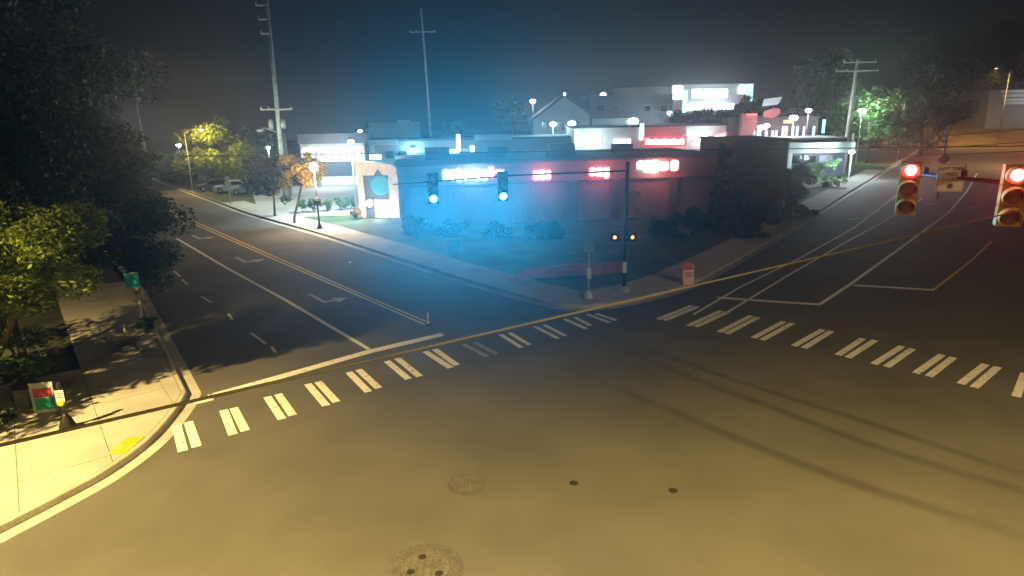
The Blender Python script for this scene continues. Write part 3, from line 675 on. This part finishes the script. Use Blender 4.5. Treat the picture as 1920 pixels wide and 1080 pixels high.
c = G(433, 385, .1); zz = DY(433, 346, c.y).z; t = thing('post_sign', 'small white sign on thin post beside the parked cars', 'sign', c)
MB().tube([(0, 0, 0), (0, 0, zz+.4)], .05, 8).build('post', galv, t); MB().box((0, -.07, zz), (.62, .03, .5)).build('panel', whitew, t); MB().box((0, -.07, zz+.55), (.5, .03, .4)).build('upper_panel', whitew, t)
c = G(1757, 372, .02); zt = DY(1757, 236, c.y).z; t = thing('post_sign', 'yellow warning sign on tall grey post behind the white arm sign', 'sign', c)
MB().tube([(0, 0, 0), (0, 0, zt)], .11, 8).build('post', galv, t, smooth=True)
MB().box((0, -.14, DY(1757, 299, c.y).z), (.9, .03, .9), ry=R(45)).build('diamond_panel', mat('warning_yellow', (.62, .34, .02), .5, .15, 3.), t)
MB().box((-.1, -.14, DY(1757, 318, c.y).z), (.6, .03, .55)).build('lower_panel', mat('pink_plate', (.5, .3, .28), .6, .1, 4.), t)
# ------------------------------------------------------------------ stone monument sign
ym = 58.5; s = ym*1.03/FPX
b0 = DY(688, 408, ym); t = thing('monument_sign', 'tan stone monument sign with teal medallion and lit white panel', 'monument sign', (DY(716, 408, ym).x, ym, .1), R(-6))
def ux(u): return (u-717)*s
def vz(v): return DY(717, v, ym).z-.1
def blk(nm, u0, v0, u1, v1, y0, y1, m, par=None):
    return MB().box(((ux(u0)+ux(u1))/2, (y0+y1)/2, (vz(v0)+vz(v1))/2), (abs(ux(u1)-ux(u0)), y1-y0, abs(vz(v0)-vz(v1)))).build(nm, m, par or t)
blk('left_pier', 679, 328, 689, 411, -.35, .35, stone); blk('right_pier', 736, 328, 753, 411, -.35, .35, stone)
MB().prism_y([(ux(676), vz(328)), (ux(752), vz(328)), (ux(752), vz(312)), (ux(745), vz(308)), (ux(684), vz(301)), (ux(676), vz(301))], -.38, .38).build('lintel', stone, t)
blk('back_panel', 689, 328, 736, 411, .05, .3, mat('sign_dark', (.05, .06, .08), .7, .2, 3.))
blk('plinth', 677, 410, 755, 416, -.45, .45, stone)
md = MB().lathe([(.02, 0), (.88, 0), (.92, .12), (.85, .16), (.02, .14)], (ux(719), .02, vz(347)), 24, 'Y'); 
for i in range(len(md.v)): pass
md = MB().lathe([(.92, 0), (.92, -.1), (.84, -.14), (.05, -.12)], (ux(719), .04, vz(347)), 24, 'Y').build('medallion', teal, t, smooth=False)
MB().prism_y([(ux(709), vz(329)), (ux(727), vz(329)), (ux(718), vz(316))], -.42, -.385).build('gable_ornament', mat('dark_teal', (.03, .05, .05), .6, .2, 4.), t)
blk('panel_surround', 705, 374, 736, 409, -.06, .045, stone)
blk('lit_panel', 711, 376, 735, 404, -.10, -.065, glow('panel_glow', (.9, 1, .97), 2.2))
blk('lamp_housing', 690, 370, 704, 390, -.15, .04, darkmetal)
MB().lathe([(.32, 0), (.32, -.08), (.2, -.18), (.03, -.22)], (ux(697), -.16, vz(381)), 16, 'Y').build('lamp', glow('sign_lamp', (1., .72, .30), 8), t)
light(t, (ux(697), -1.3, vz(381)), 240, (1., .82, .62), .2); light(t, (ux(722), -1.6, vz(395)), 260, (1., .92, .85), .2)

# ------------------------------------------------------------------ shop building with the lit signs
A = Vector((-9.0, 52.45, 0)); Bv = Vector((19.3, 57.0, 0)); wx = (Bv-A).normalized(); wn = Vector((wx.y, -wx.x, 0))
def wall_pt(u, v):
    d = ray(u, v); O = Vector((0, 0, CAMH)); q = (A-O).dot(wn)/d.dot(wn); p = O+d*q; return (p-A).dot(wx), p.z
rzb = math.atan2(wx.y, wx.x)
t = thing('shop_building', 'long low pale shop building with lit signs on far corner', 'building', A, rzb); shop = t
Lw = (Bv-A).length; ht = wall_pt(960, 306)[1]
MB().box((Lw/2, 7, ht*.5-.35), (Lw, 14, ht-.7)).build('wall', wallm, t)
MB().box((Lw/2, 7, ht-.35), (Lw+.3, 14.3, .7)).build('fascia', mat('fascia', (.44, .41, .40), .8, .1, .5), t)
MB().box((Lw/2, 7, ht+.06), (Lw+.7, 14.7, .13)).build('parapet_cap', mat('cap', (.30, .28, .28), .8, .1, .5), t)
zb0 = wall_pt(960, 343)[1]
MB().box((Lw/2, -.12, zb0), (Lw+.1, .24, .12)).build('sign_band_ledge', mat('ledge', (.25, .24, .25), .8, .1, .5), t)
for u in (760, 1075, 1152, 1260):
    x = wall_pt(u, 380)[0]; MB().box((x, -.14, (zb0-.06)/2), (.75, .28, zb0-.08)).build('pilaster', walld, t)
for x, w, hh in ((3.5, 2.2, 1.0), (9, 1.8, .9), (15, 2.4, 1.1), (21, 1.6, .9)):
    MB().box((x, 6.5, ht+.12+hh/2), (w, 1.6, hh)).build('roof_unit', roofm, t)
SW = glow('sign_white_glow', (1., .97, .95), 7.); SR = glow('sign_red_glow', (1., .05, .06), 3.2); SRH = glow('sign_pink_core', (1., .70, .70), 6.); SY = glow('sign_cream_glow', (1., .95, .8), 6.)
def letters(label, cells, back=None, lightcol=None, pw=0, plane=wall_pt, parent_frame=True):
    """cells: (u0, v0, u1, v1, material, rimmaterial)"""
    pts = [(plane(c[0], c[1]), plane(c[2], c[3])) for c in cells]
    xm = sum((p[0][0]+p[1][0])/2 for p in pts)/len(pts); zm = sum((p[0][1]+p[1][1])/2 for p in pts)/len(pts)
    q = thing('shop_sign', label, 'sign', A+wx*xm+wn*.0, rzb)
    for (a, b), c in zip(pts, cells):
        x0, x1 = min(a[0], b[0])-xm, max(a[0], b[0])-xm; z0, z1 = min(a[1], b[1]), max(a[1], b[1]); r = min(x1-x0, z1-z0)*.35
        def rr(g):
            P = []
            for cx, cz, s0 in ((x1-r, z1-r, 0), (x0+r, z1-r, 90), (x0+r, z0+r, 180), (x1-r, z0+r, 270)):
                for k in range(5): P.append((cx+(r+g)*math.cos(R(s0+k*22.5)), cz+(r+g)*math.sin(R(s0+k*22.5))))
            return P
        MB().prism_y(rr(.06), -.16, -.03).build('letter_halo', c[5], q); MB().prism_y(rr(-.03), -.22, -.162).build('letter_face', c[4], q)  # wider glowing case stands in for the halo round each letter
    if pw: light(q, (0, -1.1, zm), pw, lightcol, .5)
    return q
cells = []; us = np.linspace(829, 914, 8)
for i in range(7): cells.append((us[i]+.8, 318+(i % 3 == 2)*-2, us[i+1]-.2, 338+(i == 2)*2, SW, glow('sign_blue_rim', (.3, .75, 1.), 1.6)))
cells.append((915, 313, 926, 333, SW, SR)); cells.append((927, 319, 944, 323, SW, SR))
letters('long white glowing shop sign with red right end on the shop wall', cells, lightcol=(.6, .8, 1.), pw=120)
letters('rounded red and white glowing sign, middle of the shop wall', [(999, 320, 1010, 337, SRH, SR), (1010.5, 318, 1022, 337, SRH, SR), (1022.5, 319, 1032, 336, SRH, SR)], lightcol=(1, .1, .12), pw=110)
letters('red and white glowing sign, right of the middle of the shop wall', [(1104, 314, 1116, 330, SRH, SR), (1117, 313, 1130, 331, SRH, SR), (1131, 313, 1141, 334, SRH, SR)], lightcol=(1, .1, .12), pw=110)
letters('cream glowing sign with red end block at right of the shop wall', [(1194, 303, 1206, 315, SY, SY), (1207, 302, 1219, 321, SY, SY), (1220, 301, 1233, 322, SY, SY), (1234, 302, 1252, 320, SRH, SR), (1256, 300, 1270, 320, SRH, SR)], lightcol=(1, .2, .2), pw=170)
# unlit plate right of the last sign
x0, z0 = wall_pt(1318, 320); x1, z1 = wall_pt(1355, 299)
MB().box(((x0+x1)/2, -.06, (z0+z1)/2), (x1-x0, .1, z1-z0)).build('blank_plate', mat('plate_pink', (.5, .33, .33), .7, .08, 1.), t)
# dark brick block at the right end
p0 = DY(1366, 400, 57.0); p1 = DY(1470, 400, 57.0); zt = DY(1420, 264, 57).z
t = thing('brick_block', 'dark red brick block at the right end of the shops', 'building', (p0.x, 57.0, 0), R(4))
wdt = p1.x-p0.x
MB().box((wdt/2, 4, zt/2), (wdt, 8, zt)).build('wall', brickm, t)
MB().box((wdt/2, 4, zt+.08), (wdt+.25, 8.25, .16)).build('coping', roofm, t)
bme = None; bh, bw = .32, .9
for r_ in range(int(zt/bh)):
    for k_ in range(int(wdt/bw)+1):
        x = (k_+.5*(r_ % 2))*bw
        if x+bw*.5 > wdt or x-bw*.5 < -.01: 
            continue
        if bme is None: o = MB().box((0, 0, 0), (bw-.05, .05, bh-.05)).build('brick', mat('brick_face', (.20, .06, .05), .9, .3, 2., .2), t); bme = o.data
        else: o = bpy.data.objects.new('brick', bme); C.objects.link(o); o.parent = t
        o.location = (x, -.026, (r_+.5)*bh)
# ------------------------------------------------------------------ other shops behind
def bldg(label, u0, u1, vt, vb, y, depth, m, roof=roofm, name='shop_building', extra=None, rz=0.):
    a = DY(u0, vt, y); b = DY(u1, vt, y); t = thing(name, label, 'building', (a.x, y, 0), rz); w = b.x-a.x; h = (a.z+b.z)/2
    MB().box((w/2, depth/2, h/2), (w, depth, h)).build('wall', m, t); MB().box((w/2, depth/2, h+.12), (w+.4, depth+.4, .24)).build('roof', roof, t)
    def X(u): return DY(u, 250, y).x-a.x
    def Z(v, u=None): return DY(u or (u0+u1)/2, v, y).z
    def box(nm, c0, v0, c1, v1, mm, y0=-.1, y1=-.01, par=None):
        return MB().box(((X(c0)+X(c1))/2, (y0+y1)/2, (Z(v0, (c0+c1)/2)+Z(v1, (c0+c1)/2))/2), (abs(X(c1)-X(c0)), y1-y0, abs(Z(v1, c0)-Z(v0, c0)))).build(nm, mm, par or t)
    return t, box, X, Z
WG = glow('lit_white', (.85, .97, 1.), 2.6); WB = glow('lit_bluewhite', (.5, .85, 1.), 1.6); WT = glow('lit_white_bright', (.9, .98, 1.), 14.); WGR = glow('lit_greenwhite', (.7, 1., .85), 3.)  # glow stands in for light on fascias, posts, pipe and canopies, besides windows
# row two: white fascia shops
t, box, X, Z = bldg('white-fronted shop row with red lettering behind the corner building', 1076, 1362, 238, 300, 80, 10, whitew)
box('lit_fascia', 1077, 247, 1118, 270, WB); box('lit_fascia', 1077, 243, 1085, 274, WG, -.2, -.11)
box('soffit_light', 1100, 255, 1128, 272, WG, -.3, -.2); box('soffit_light', 1150, 261, 1182, 271, WG, -.3, -.2); box('lit_downpipe', 1199, 232, 1206, 262, WG, -.3, -.15)
for k in range(9): box('red_letter', 1210+k*8.2, 260+(k % 2), 1217+k*8.2, 271, glow('letter_pinkwhite', (1., .45, .45), 5), -.3, -.15)
box('letter_backing', 1205, 256, 1288, 274, glow('letter_red', (1, .03, .06), .9), -.12, -.02)
box('lit_fascia', 1288, 241, 1326, 262, WB, -.1, -.02)
MB().prism_y([(X(1300), Z(266)), (X(1326), Z(266)), (X(1327), Z(246)), (X(1318), Z(244))], -.4, -.15).build('lit_sign', WG, t)
box('upper_wall', 1208, 236, 1285, 255, mat('wall_rose', (.36, .26, .27), .85, .1, .6), -.08, -.015)
light(t, (X(1110), -2.2, Z(262)), 500, (.75, .95, 1.), .4); light(t, (X(1245), -2.0, Z(268)), 300, (1, .1, .14), .4); light(t, (X(1315), -2.2, Z(256)), 400, (.85, .95, 1.), .4)
c = DY(1347, 257, 78); q = thing('shop_sign', 'small red and white glowing sign left of the patio', 'sign', (c.x, 78, c.z))
MB().prism_y([(-.95, 0), (-.5, .35), (.85, .62), (.95, .5), (.95, -.45), (.2, -.6), (-.4, -.45)], -.1, .1).build('case', SR, q); MB().prism_y([(-.7, 0), (-.4, .22), (.7, .45), (.75, -.3), (.1, -.42), (-.3, -.3)], -.16, -.11).build('face', SRH, q)  # red glowing case is the halo drawn round the face
MB().tube([(0, .05, -c.z), (0, .05, -.5)], .07, 8).build('post', galv, q)
# gabled building
yg = 112; a = DY(1000, 245, yg); b = DY(1105, 245, yg); t = thing('gabled_building', 'grey gabled building behind the white shop row', 'building', (a.x, yg, 0)); w = b.x-a.x
zr = DY(1058, 181, yg).z; ze = DY(1100, 213, yg).z; xr = DY(1058, 200, yg).x-a.x
MB().prism_y([(0, 0), (w, 0), (w, ze), (xr, zr), (0, ze-1)], 0, 14).build('wall', mat('wall_grey_blue', (.30, .32, .33), .85, .12, .5), t)
MB().prism_y([(-.6, ze-1.35), (xr, zr+.05), (w+.6, ze-.25), (w+.6, ze+.1), (xr, zr+.4), (-.6, ze-.95)], -.6, 14.3).build('roof', roofm, t)
for u in (1022, 1050, 1080):
    x = DY(u, 240, yg).x-a.x; f = MB().box((x, -.04, DY(u, 236, yg).z), (1.3, .1, 1.5)).build('window', mat('window_frame', (.10, .10, .11), .5, .1, 3.), t); MB().box((x, -.1, DY(u, 236, yg).z), (1.1, .03, 1.3)).build('pane', glass_d, f)
MB().box((xr, -.7, zr+.35), (.35, .3, .5)).build('finial_light', glow('finial', (1, .9, .8), 3), t)
def pole_light(label, u, v, y, col, power, st=60, r=.35, spot=None):
    c = DY(u, v, y); t = thing('lot_light', label, 'car park light', (c.x, y, 0))
    MB().tube([(0, 0, 0), (0, 0, c.z+.2)], [.12, .08], 8).build('pole', galv, t)
    MB().box((0, 0, c.z+r*.9), (r*1.3, r*1.2, r*.25), taper=.6).build('lamp_head', darkmetal, t)
    MB().lathe([(.05, -r*.7), (r*.8, -r*.4), (r, .05), (r*.7, r*.5), (.05, r*.6)], (0, 0, c.z), 14).build('globe', glow('globe_%.2f%.2f%.0f' % (col[0], col[2], st), col, st), t, smooth=True)
    light(t, (0, -r*1.6, c.z-r*.3), power, col, .3, spot, (0, .25, -1))
    return t
pole_light('white car park light, left of the pair before the gabled building', 1037, 233, 96, (.65, .94, 1.), 4500, 30, .5)
pole_light('white car park light, right of the pair before the gabled building', 1072, 232, 96, (.65, .94, 1.), 4500, 30, .6)
pole_light('brightest white car park light in front of the dark roofs', 1187, 228, 92, (.7, .95, 1.), 7000, 30, .8)
pole_light('white car park light below the big store', 1256, 212, 118, (.8, .93, 1.), 3500, 30, .5)
pole_light('greenish lamp shining inside the right-hand tree', 1616, 208, 106, (.62, 1., .72), 9000, 30, .6)
pole_light('pinkish tall lamp left of the gabled roof', 999, 190, 125, (1., .9, .9), 1300, 20, .55)
pole_light('white lamp on the left under the orange street lamp', 335, 272, 104, (.75, 1., .95), 1500, 25, .4)
pole_light('green lamp in the tree left of the tall utility pole', 503, 277, 71, (.85, 1., .8), 2500, 20, .22)
pole_light('faint green-white lamp above the left storefront', 675, 246, 120, (.75, 1., .85), 900, 20, .4)
pole_light('white light above the dark flat roof left of the big store sign', 1131, 178, 150, (1., .97, .9), 1200, 25, .7)
pole_light('white car park light above the bright storefront', 658, 266, 60.5, (.80, .97, 1.), 16000, 20, .3, 150)
pole_light('small cyan light behind the monument sign', 775, 282, 84, (.35, .85, 1.), 900, 14, .5)
pole_light('white lamp at the patio, left of two', 1427, 239, 92, (1, .96, .95), 900, 14, .5)
pole_light('white lamp at the patio, right of two', 1437, 236, 93, (1, .96, .95), 900, 14, .45)
pole_light('blue-white lamp over the patio end', 1488, 221, 95, (.75, .85, 1.), 1800, 16, .6)
pole_light('pale lamp above the patio end', 1516, 207, 98, (1, .9, .95), 700, 14, .45)
pole_light('low white light beside the right avenue pavement', 1597, 285, 84, (.8, .92, 1.), 5000, 10, .4)
# dark roof building in front of big store
t, box, X, Z = bldg('dark flat-roofed building between the gabled building and big store', 1105, 1262, 180, 240, 122, 12, mat('wall_dark', (.06, .06, .075), .85, .15, .4))
box('lit_base', 1110, 222, 1180, 240, mat('wall_pale_blue', (.4, .45, .46), .8, .1, .5)); 
for u in (1120, 1146, 1205, 1235): f = box('window', u, 196, u+14, 210, MATS['window_frame']); box('pane', u+1.5, 198, u+12.5, 208.5, glass_d, -.16, -.11, f)
# big store with tower and bright sign
t, box, X, Z = bldg('big lit store with glowing sign high on the right of centre', 1150, 1403, 162, 240, 165, 20, mat('store_wall', (.38, .38, .40), .85, .08, .3))
box('sign_wall', 1255, 158, 1403, 210, mat('store_front', (.46, .45, .48), .85, .08, .3), -1.2, -.02)
box('lit_column', 1256, 163, 1272, 186, WT, -1.6, -1.25); box('column', 1257, 186, 1274, 214, mat('column_rose', (.45, .35, .37), .8, .1, .5), -1.5, -1.22)
box('lit_column', 1377, 162, 1386, 176, WT, -1.6, -1.25); box('column', 1377, 176, 1387, 196, MATS['column_rose'], -1.5, -1.22)
box('lit_fascia', 1388, 158, 1402, 192, WB, -1.4, -1.22)
for u0, u1 in ((1291, 1309), (1313, 1324), (1325, 1335), (1336, 1346), (1347, 1355)): box('sign_letter', u0, 168, u1, 184, WT, -1.6, -1.3)
box('sign_backing', 1288, 165, 1358, 187, glow('sign_aqua', (.2, .6, .6), .5), -1.3, -1.21)
box('lit_canopy', 1282, 195, 1366, 206, WG, -3., -1.3); box('lit_pier', 1274, 170, 1282, 212, WB, -1.6, -1.25)
light(t, (X(1325), -7, Z(190)), 1200, (.75, .92, 1.), .6)
# left pale building and bright storefront
t, box, X, Z = bldg('pale distant building with stepped roof left of centre', 690, 773, 229, 260, 135, 12, mat('wall_aqua', (.34, .40, .40), .85, .1, .4))
box('upper_block', 748, 225, 772, 243, MATS['wall_pale_blue'], -.8, -.05); box('lit_band', 686, 240, 745, 249, MATS['wall_pale_blue'], -.3, -.06)
t, box, X, Z = bldg('bright storefront glowing white behind the globe lamp post', 562, 682, 268, 330, 88, 10, whitew)
for k in range(7): 
    f = box('window', 576+k*14.5, 280, 588+k*14.5, 299, MATS['window_frame'], -.08, -.01); box('pane', 577+k*14.5, 281, 587.3+k*14.5, 298, WG, -.12, -.085, f)
box('lit_canopy', 572, 275, 680, 280, WG, -1.6, -.1); box('column', 604, 280, 607, 330, whitew, -1.8, -1.6)
box('stall_riser', 575, 303, 680, 330, mat('dark_riser', (.06, .07, .09), .8, .1, 1.), -.1, -.02)
box('roof_slope', 560, 250, 690, 269, roofm, -.6, 2.)
light(t, (X(630), -4, Z(287)), 2500, (.85, .97, 1.), .5)
# dark wide shop between, with lit post and canopy
t, box, X, Z = bldg('long dim shop roof behind the monument sign and corner shops', 700, 1080, 262, 310, 84, 8, walld)
box('lit_post', 857, 251, 864, 280, WGR, -1.6, -1.3); box('lit_canopy', 829, 279, 862, 287, WGR, -2., -1.0); box('lit_plate', 881, 273, 889, 284, WGR, -1., -.6); box('canopy_arm', 862, 278, 883, 283, MATS['wall_pale_blue'], -1.2, -.8)
box('lit_window', 690, 290, 712, 299, WG, -.3, -.1); box('upper_panel', 890, 252, 960, 262, MATS['wall_pale_blue'], -.4, -.02); box('upper_panel', 690, 262, 745, 272, MATS['wall_pale_blue'], -.35, -.02)
for u in (720, 745, 920, 965, 1010, 1045): f = box('window', u, 283, u+16, 297, MATS['window_frame']); box('pane', u+1.2, 284, u+14.8, 296, glass_d, -.14, -.105, f)
light(t, (X(850), -3.2, Z(283)), 250, (.6, 1, .85), .3)
# patio shop on the right with red walls and white posts
t, box, X, Z = bldg('red-walled patio shop with white posts right of centre', 1366, 1535, 222, 300, 100, 10, mat('patio_dark', (.10, .08, .08), .85, .2, .6))
box('red_wall', 1384, 213, 1412, 258, mat('wall_red', (.34, .12, .12), .85, .15, .6), -1.2, -.1); box('red_lamp', 1391, 213, 1410, 217, SR, -1.4, -1.21)
MB().prism_y([(X(1423), Z(219)), (X(1440), Z(221)), (X(1453), Z(212)), (X(1450), Z(204)), (X(1438), Z(203)), (X(1422), Z(209))], -1.5, -1.3).build('red_sign', mat('sign_rose', (.40, .12, .13), .8, .15, 1.), t)
MB().prism_y([(X(1418), Z(199)), (X(1446), Z(196)), (X(1453), Z(182)), (X(1420), Z(186))], -1.6, -1.4).build('pale_gable', mat('pale_gable', (.42, .50, .50), .8, .1, 1.), t)
box('deck', 1366, 256, 1540, 262, mat('deck_pale', (.5, .5, .5), .8, .1, 1.), -3, -1.2)
for k, u in enumerate((1400, 1407, 1422, 1433, 1440, 1452, 1458, 1470, 1478, 1490, 1508)): box('white_post', u, 236 if k > 4 else 244, u+3.2, 256, WB if k % 3 else whitew, -2.9, -2.6)  # glowing posts stand in for light falling on them
box('orange_lamp', 1459, 225, 1472, 231, glow('orange_glow', (1., .25, .1), 3), -2, -1.6); box('cyan_strip', 1533, 224, 1537, 249, glow('cyan_strip', (.3, .8, 1), 2), -1.5, -1.2)
light(t, (X(1440), -5, Z(240)), 900, (1., .75, .75), .4)
# pale canopy building by the avenue
t, box, X, Z = bldg('low building with pale canopy behind the right utility pole', 1474, 1588, 262, 320, 88, 8, mat('wall_navy', (.05, .05, .09), .8, .2, .6), roof=mat('pale_roof', (.4, .42, .42), .8, .1, .5))
box('canopy', 1470, 266, 1590, 285, mat('canopy_pale', (.46, .48, .48), .8, .1, .6), -2.2, -.02); box('white_column', 1470, 285, 1477, 320, whitew, -2.1, -1.8)
for u0, u1 in ((1482, 1508), (1511, 1536), (1539, 1566)): f = box('window', u0, 290, u1, 308, MATS['window_frame']); box('pane', u0+1.5, 291.5, u1-1.5, 306.5, glow('pane_blue', (.05, .09, .35), .5) if u0 > 1530 else glass_d, -.14, -.105, f)
light(t, (X(1540), -4.5, Z(300)), 900, (.6, 1., .9), .4)
# pale streaked building at the right edge, above the bank
t, box, X, Z = bldg('pale slatted building above the bank at the right edge', 1858, 2010, 168, 230, 158, 14, mat('wall_sage', (.20, .21, .22), .85, .1, .5), name='house')
for k, v in enumerate((168, 176, 184, 190)): box('siding_board', 1860+k*4, v, 2010, v+5, mat('siding', (.50, .52, .56), .8, .1, .4), -.5, -.05)
light(t, (X(1930), -7, Z(178)), 1500, (.9, .95, 1.), .5)

# ------------------------------------------------------------------ parked cars
def car(label, u, v, yaw, body):
    c = G(u, v, .14); t = thing('parked_car', label, 'car', (c.x, c.y, .135), yaw, 'cars parked by the side road')
    prof = [(-2.2, .28), (2.2, .28), (2.25, .62), (2.1, .80), (1.15, .92), (.45, 1.42), (-1.0, 1.46), (-1.75, .98), (-2.2, .90)]
    mb = MB(); n = len(prof); vs = []
    for yy, f in ((-.86, .0), (-.80, .03), (.80, .03), (.86, .0)):
        for x, z in prof: k = max(0, z-.9)*.32; vs.append((x*(1 if abs(yy) < .85 else .985), yy - math.copysign(k, yy), z))
    mb.add(vs, [(a*n+i, a*n+(i+1) % n, (a+1)*n+(i+1) % n, (a+1)*n+i) for a in range(3) for i in range(n)]+[tuple(range(n))[::-1], tuple(range(3*n, 4*n))])
    mb.build('body', body, t)
    MB().add([(1.12, -.70, .94), (1.12, .70, .94), (.47, .60, 1.40), (.47, -.60, 1.40)], [(0, 1, 2, 3)]).build('windscreen', glass_d, t).location = (.02, 0, .012)
    MB().add([(-1.72, .70, 1.0), (-1.72, -.70, 1.0), (-1.03, -.60, 1.43), (-1.03, .60, 1.43)], [(0, 1, 2, 3)]).build('rear_window', glass_d, t).location = (-.02, 0, .012)
    for s in (-1, 1):
        MB().add([(.95, s*.862, .98), (.4, s*.72, 1.37), (-.95, s*.72, 1.40), (-1.5, s*.855, 1.0)], [(0, 1, 2, 3) if s < 0 else (3, 2, 1, 0)]).build('side_window', glass_d, t)
        MB().box((2.16, s*.6, .68), (.12, .34, .14)).build('headlight', whitew, t); MB().box((-2.17, s*.62, .78), (.08, .3, .14)).build('tail_light', redaw, t)
        for x in (1.4, -1.35):
            w = MB().lathe([(.31, -.1), (.33, -.06), (.33, .06), (.31, .1)], (x, s*.80, .33), 16, 'Y').build('wheel', rubber, t); MB().lathe([(.19, 0), (.16, .02)], (x, s*.80+s*.1, .33), 12, 'Y').build('rim', galv, w)
car('dark parked car leftmost, below the yellow tree', 405, 357, R(200), mat('car_dark', (.03, .035, .05), .3, .1, 2., spec=.6))
car('silver parked car in the middle, below the yellow tree', 437, 360, R(196), mat('car_silver', (.35, .37, .40), .3, .1, 2., spec=.6))
car('pale blue parked car rightmost, left of the dark street tree', 468, 363, R(195), mat('car_blue', (.16, .22, .30), .3, .1, 2., spec=.6))

# ------------------------------------------------------------------ thin haze added to give the lamps a lens-like bloom
hz = MB().box((0, 190, 17), (670, 490, 36)).build('haze_for_bloom', None); hz.data.materials.clear()
hm = bpy.data.materials.new('haze_for_bloom'); hm.use_nodes = True; n = hm.node_tree.nodes; n.remove(n['Principled BSDF'])
pv = n.new('ShaderNodeVolumePrincipled'); pv.inputs['Density'].default_value = .00095; pv.inputs['Color'].default_value = (.9, .92, .95, 1); pv.inputs['Anisotropy'].default_value = .92
hm.node_tree.links.new(pv.outputs[0], n['Material Output'].inputs['Volume']); hz.data.materials.append(hm); hz['kind'] = 'stuff'
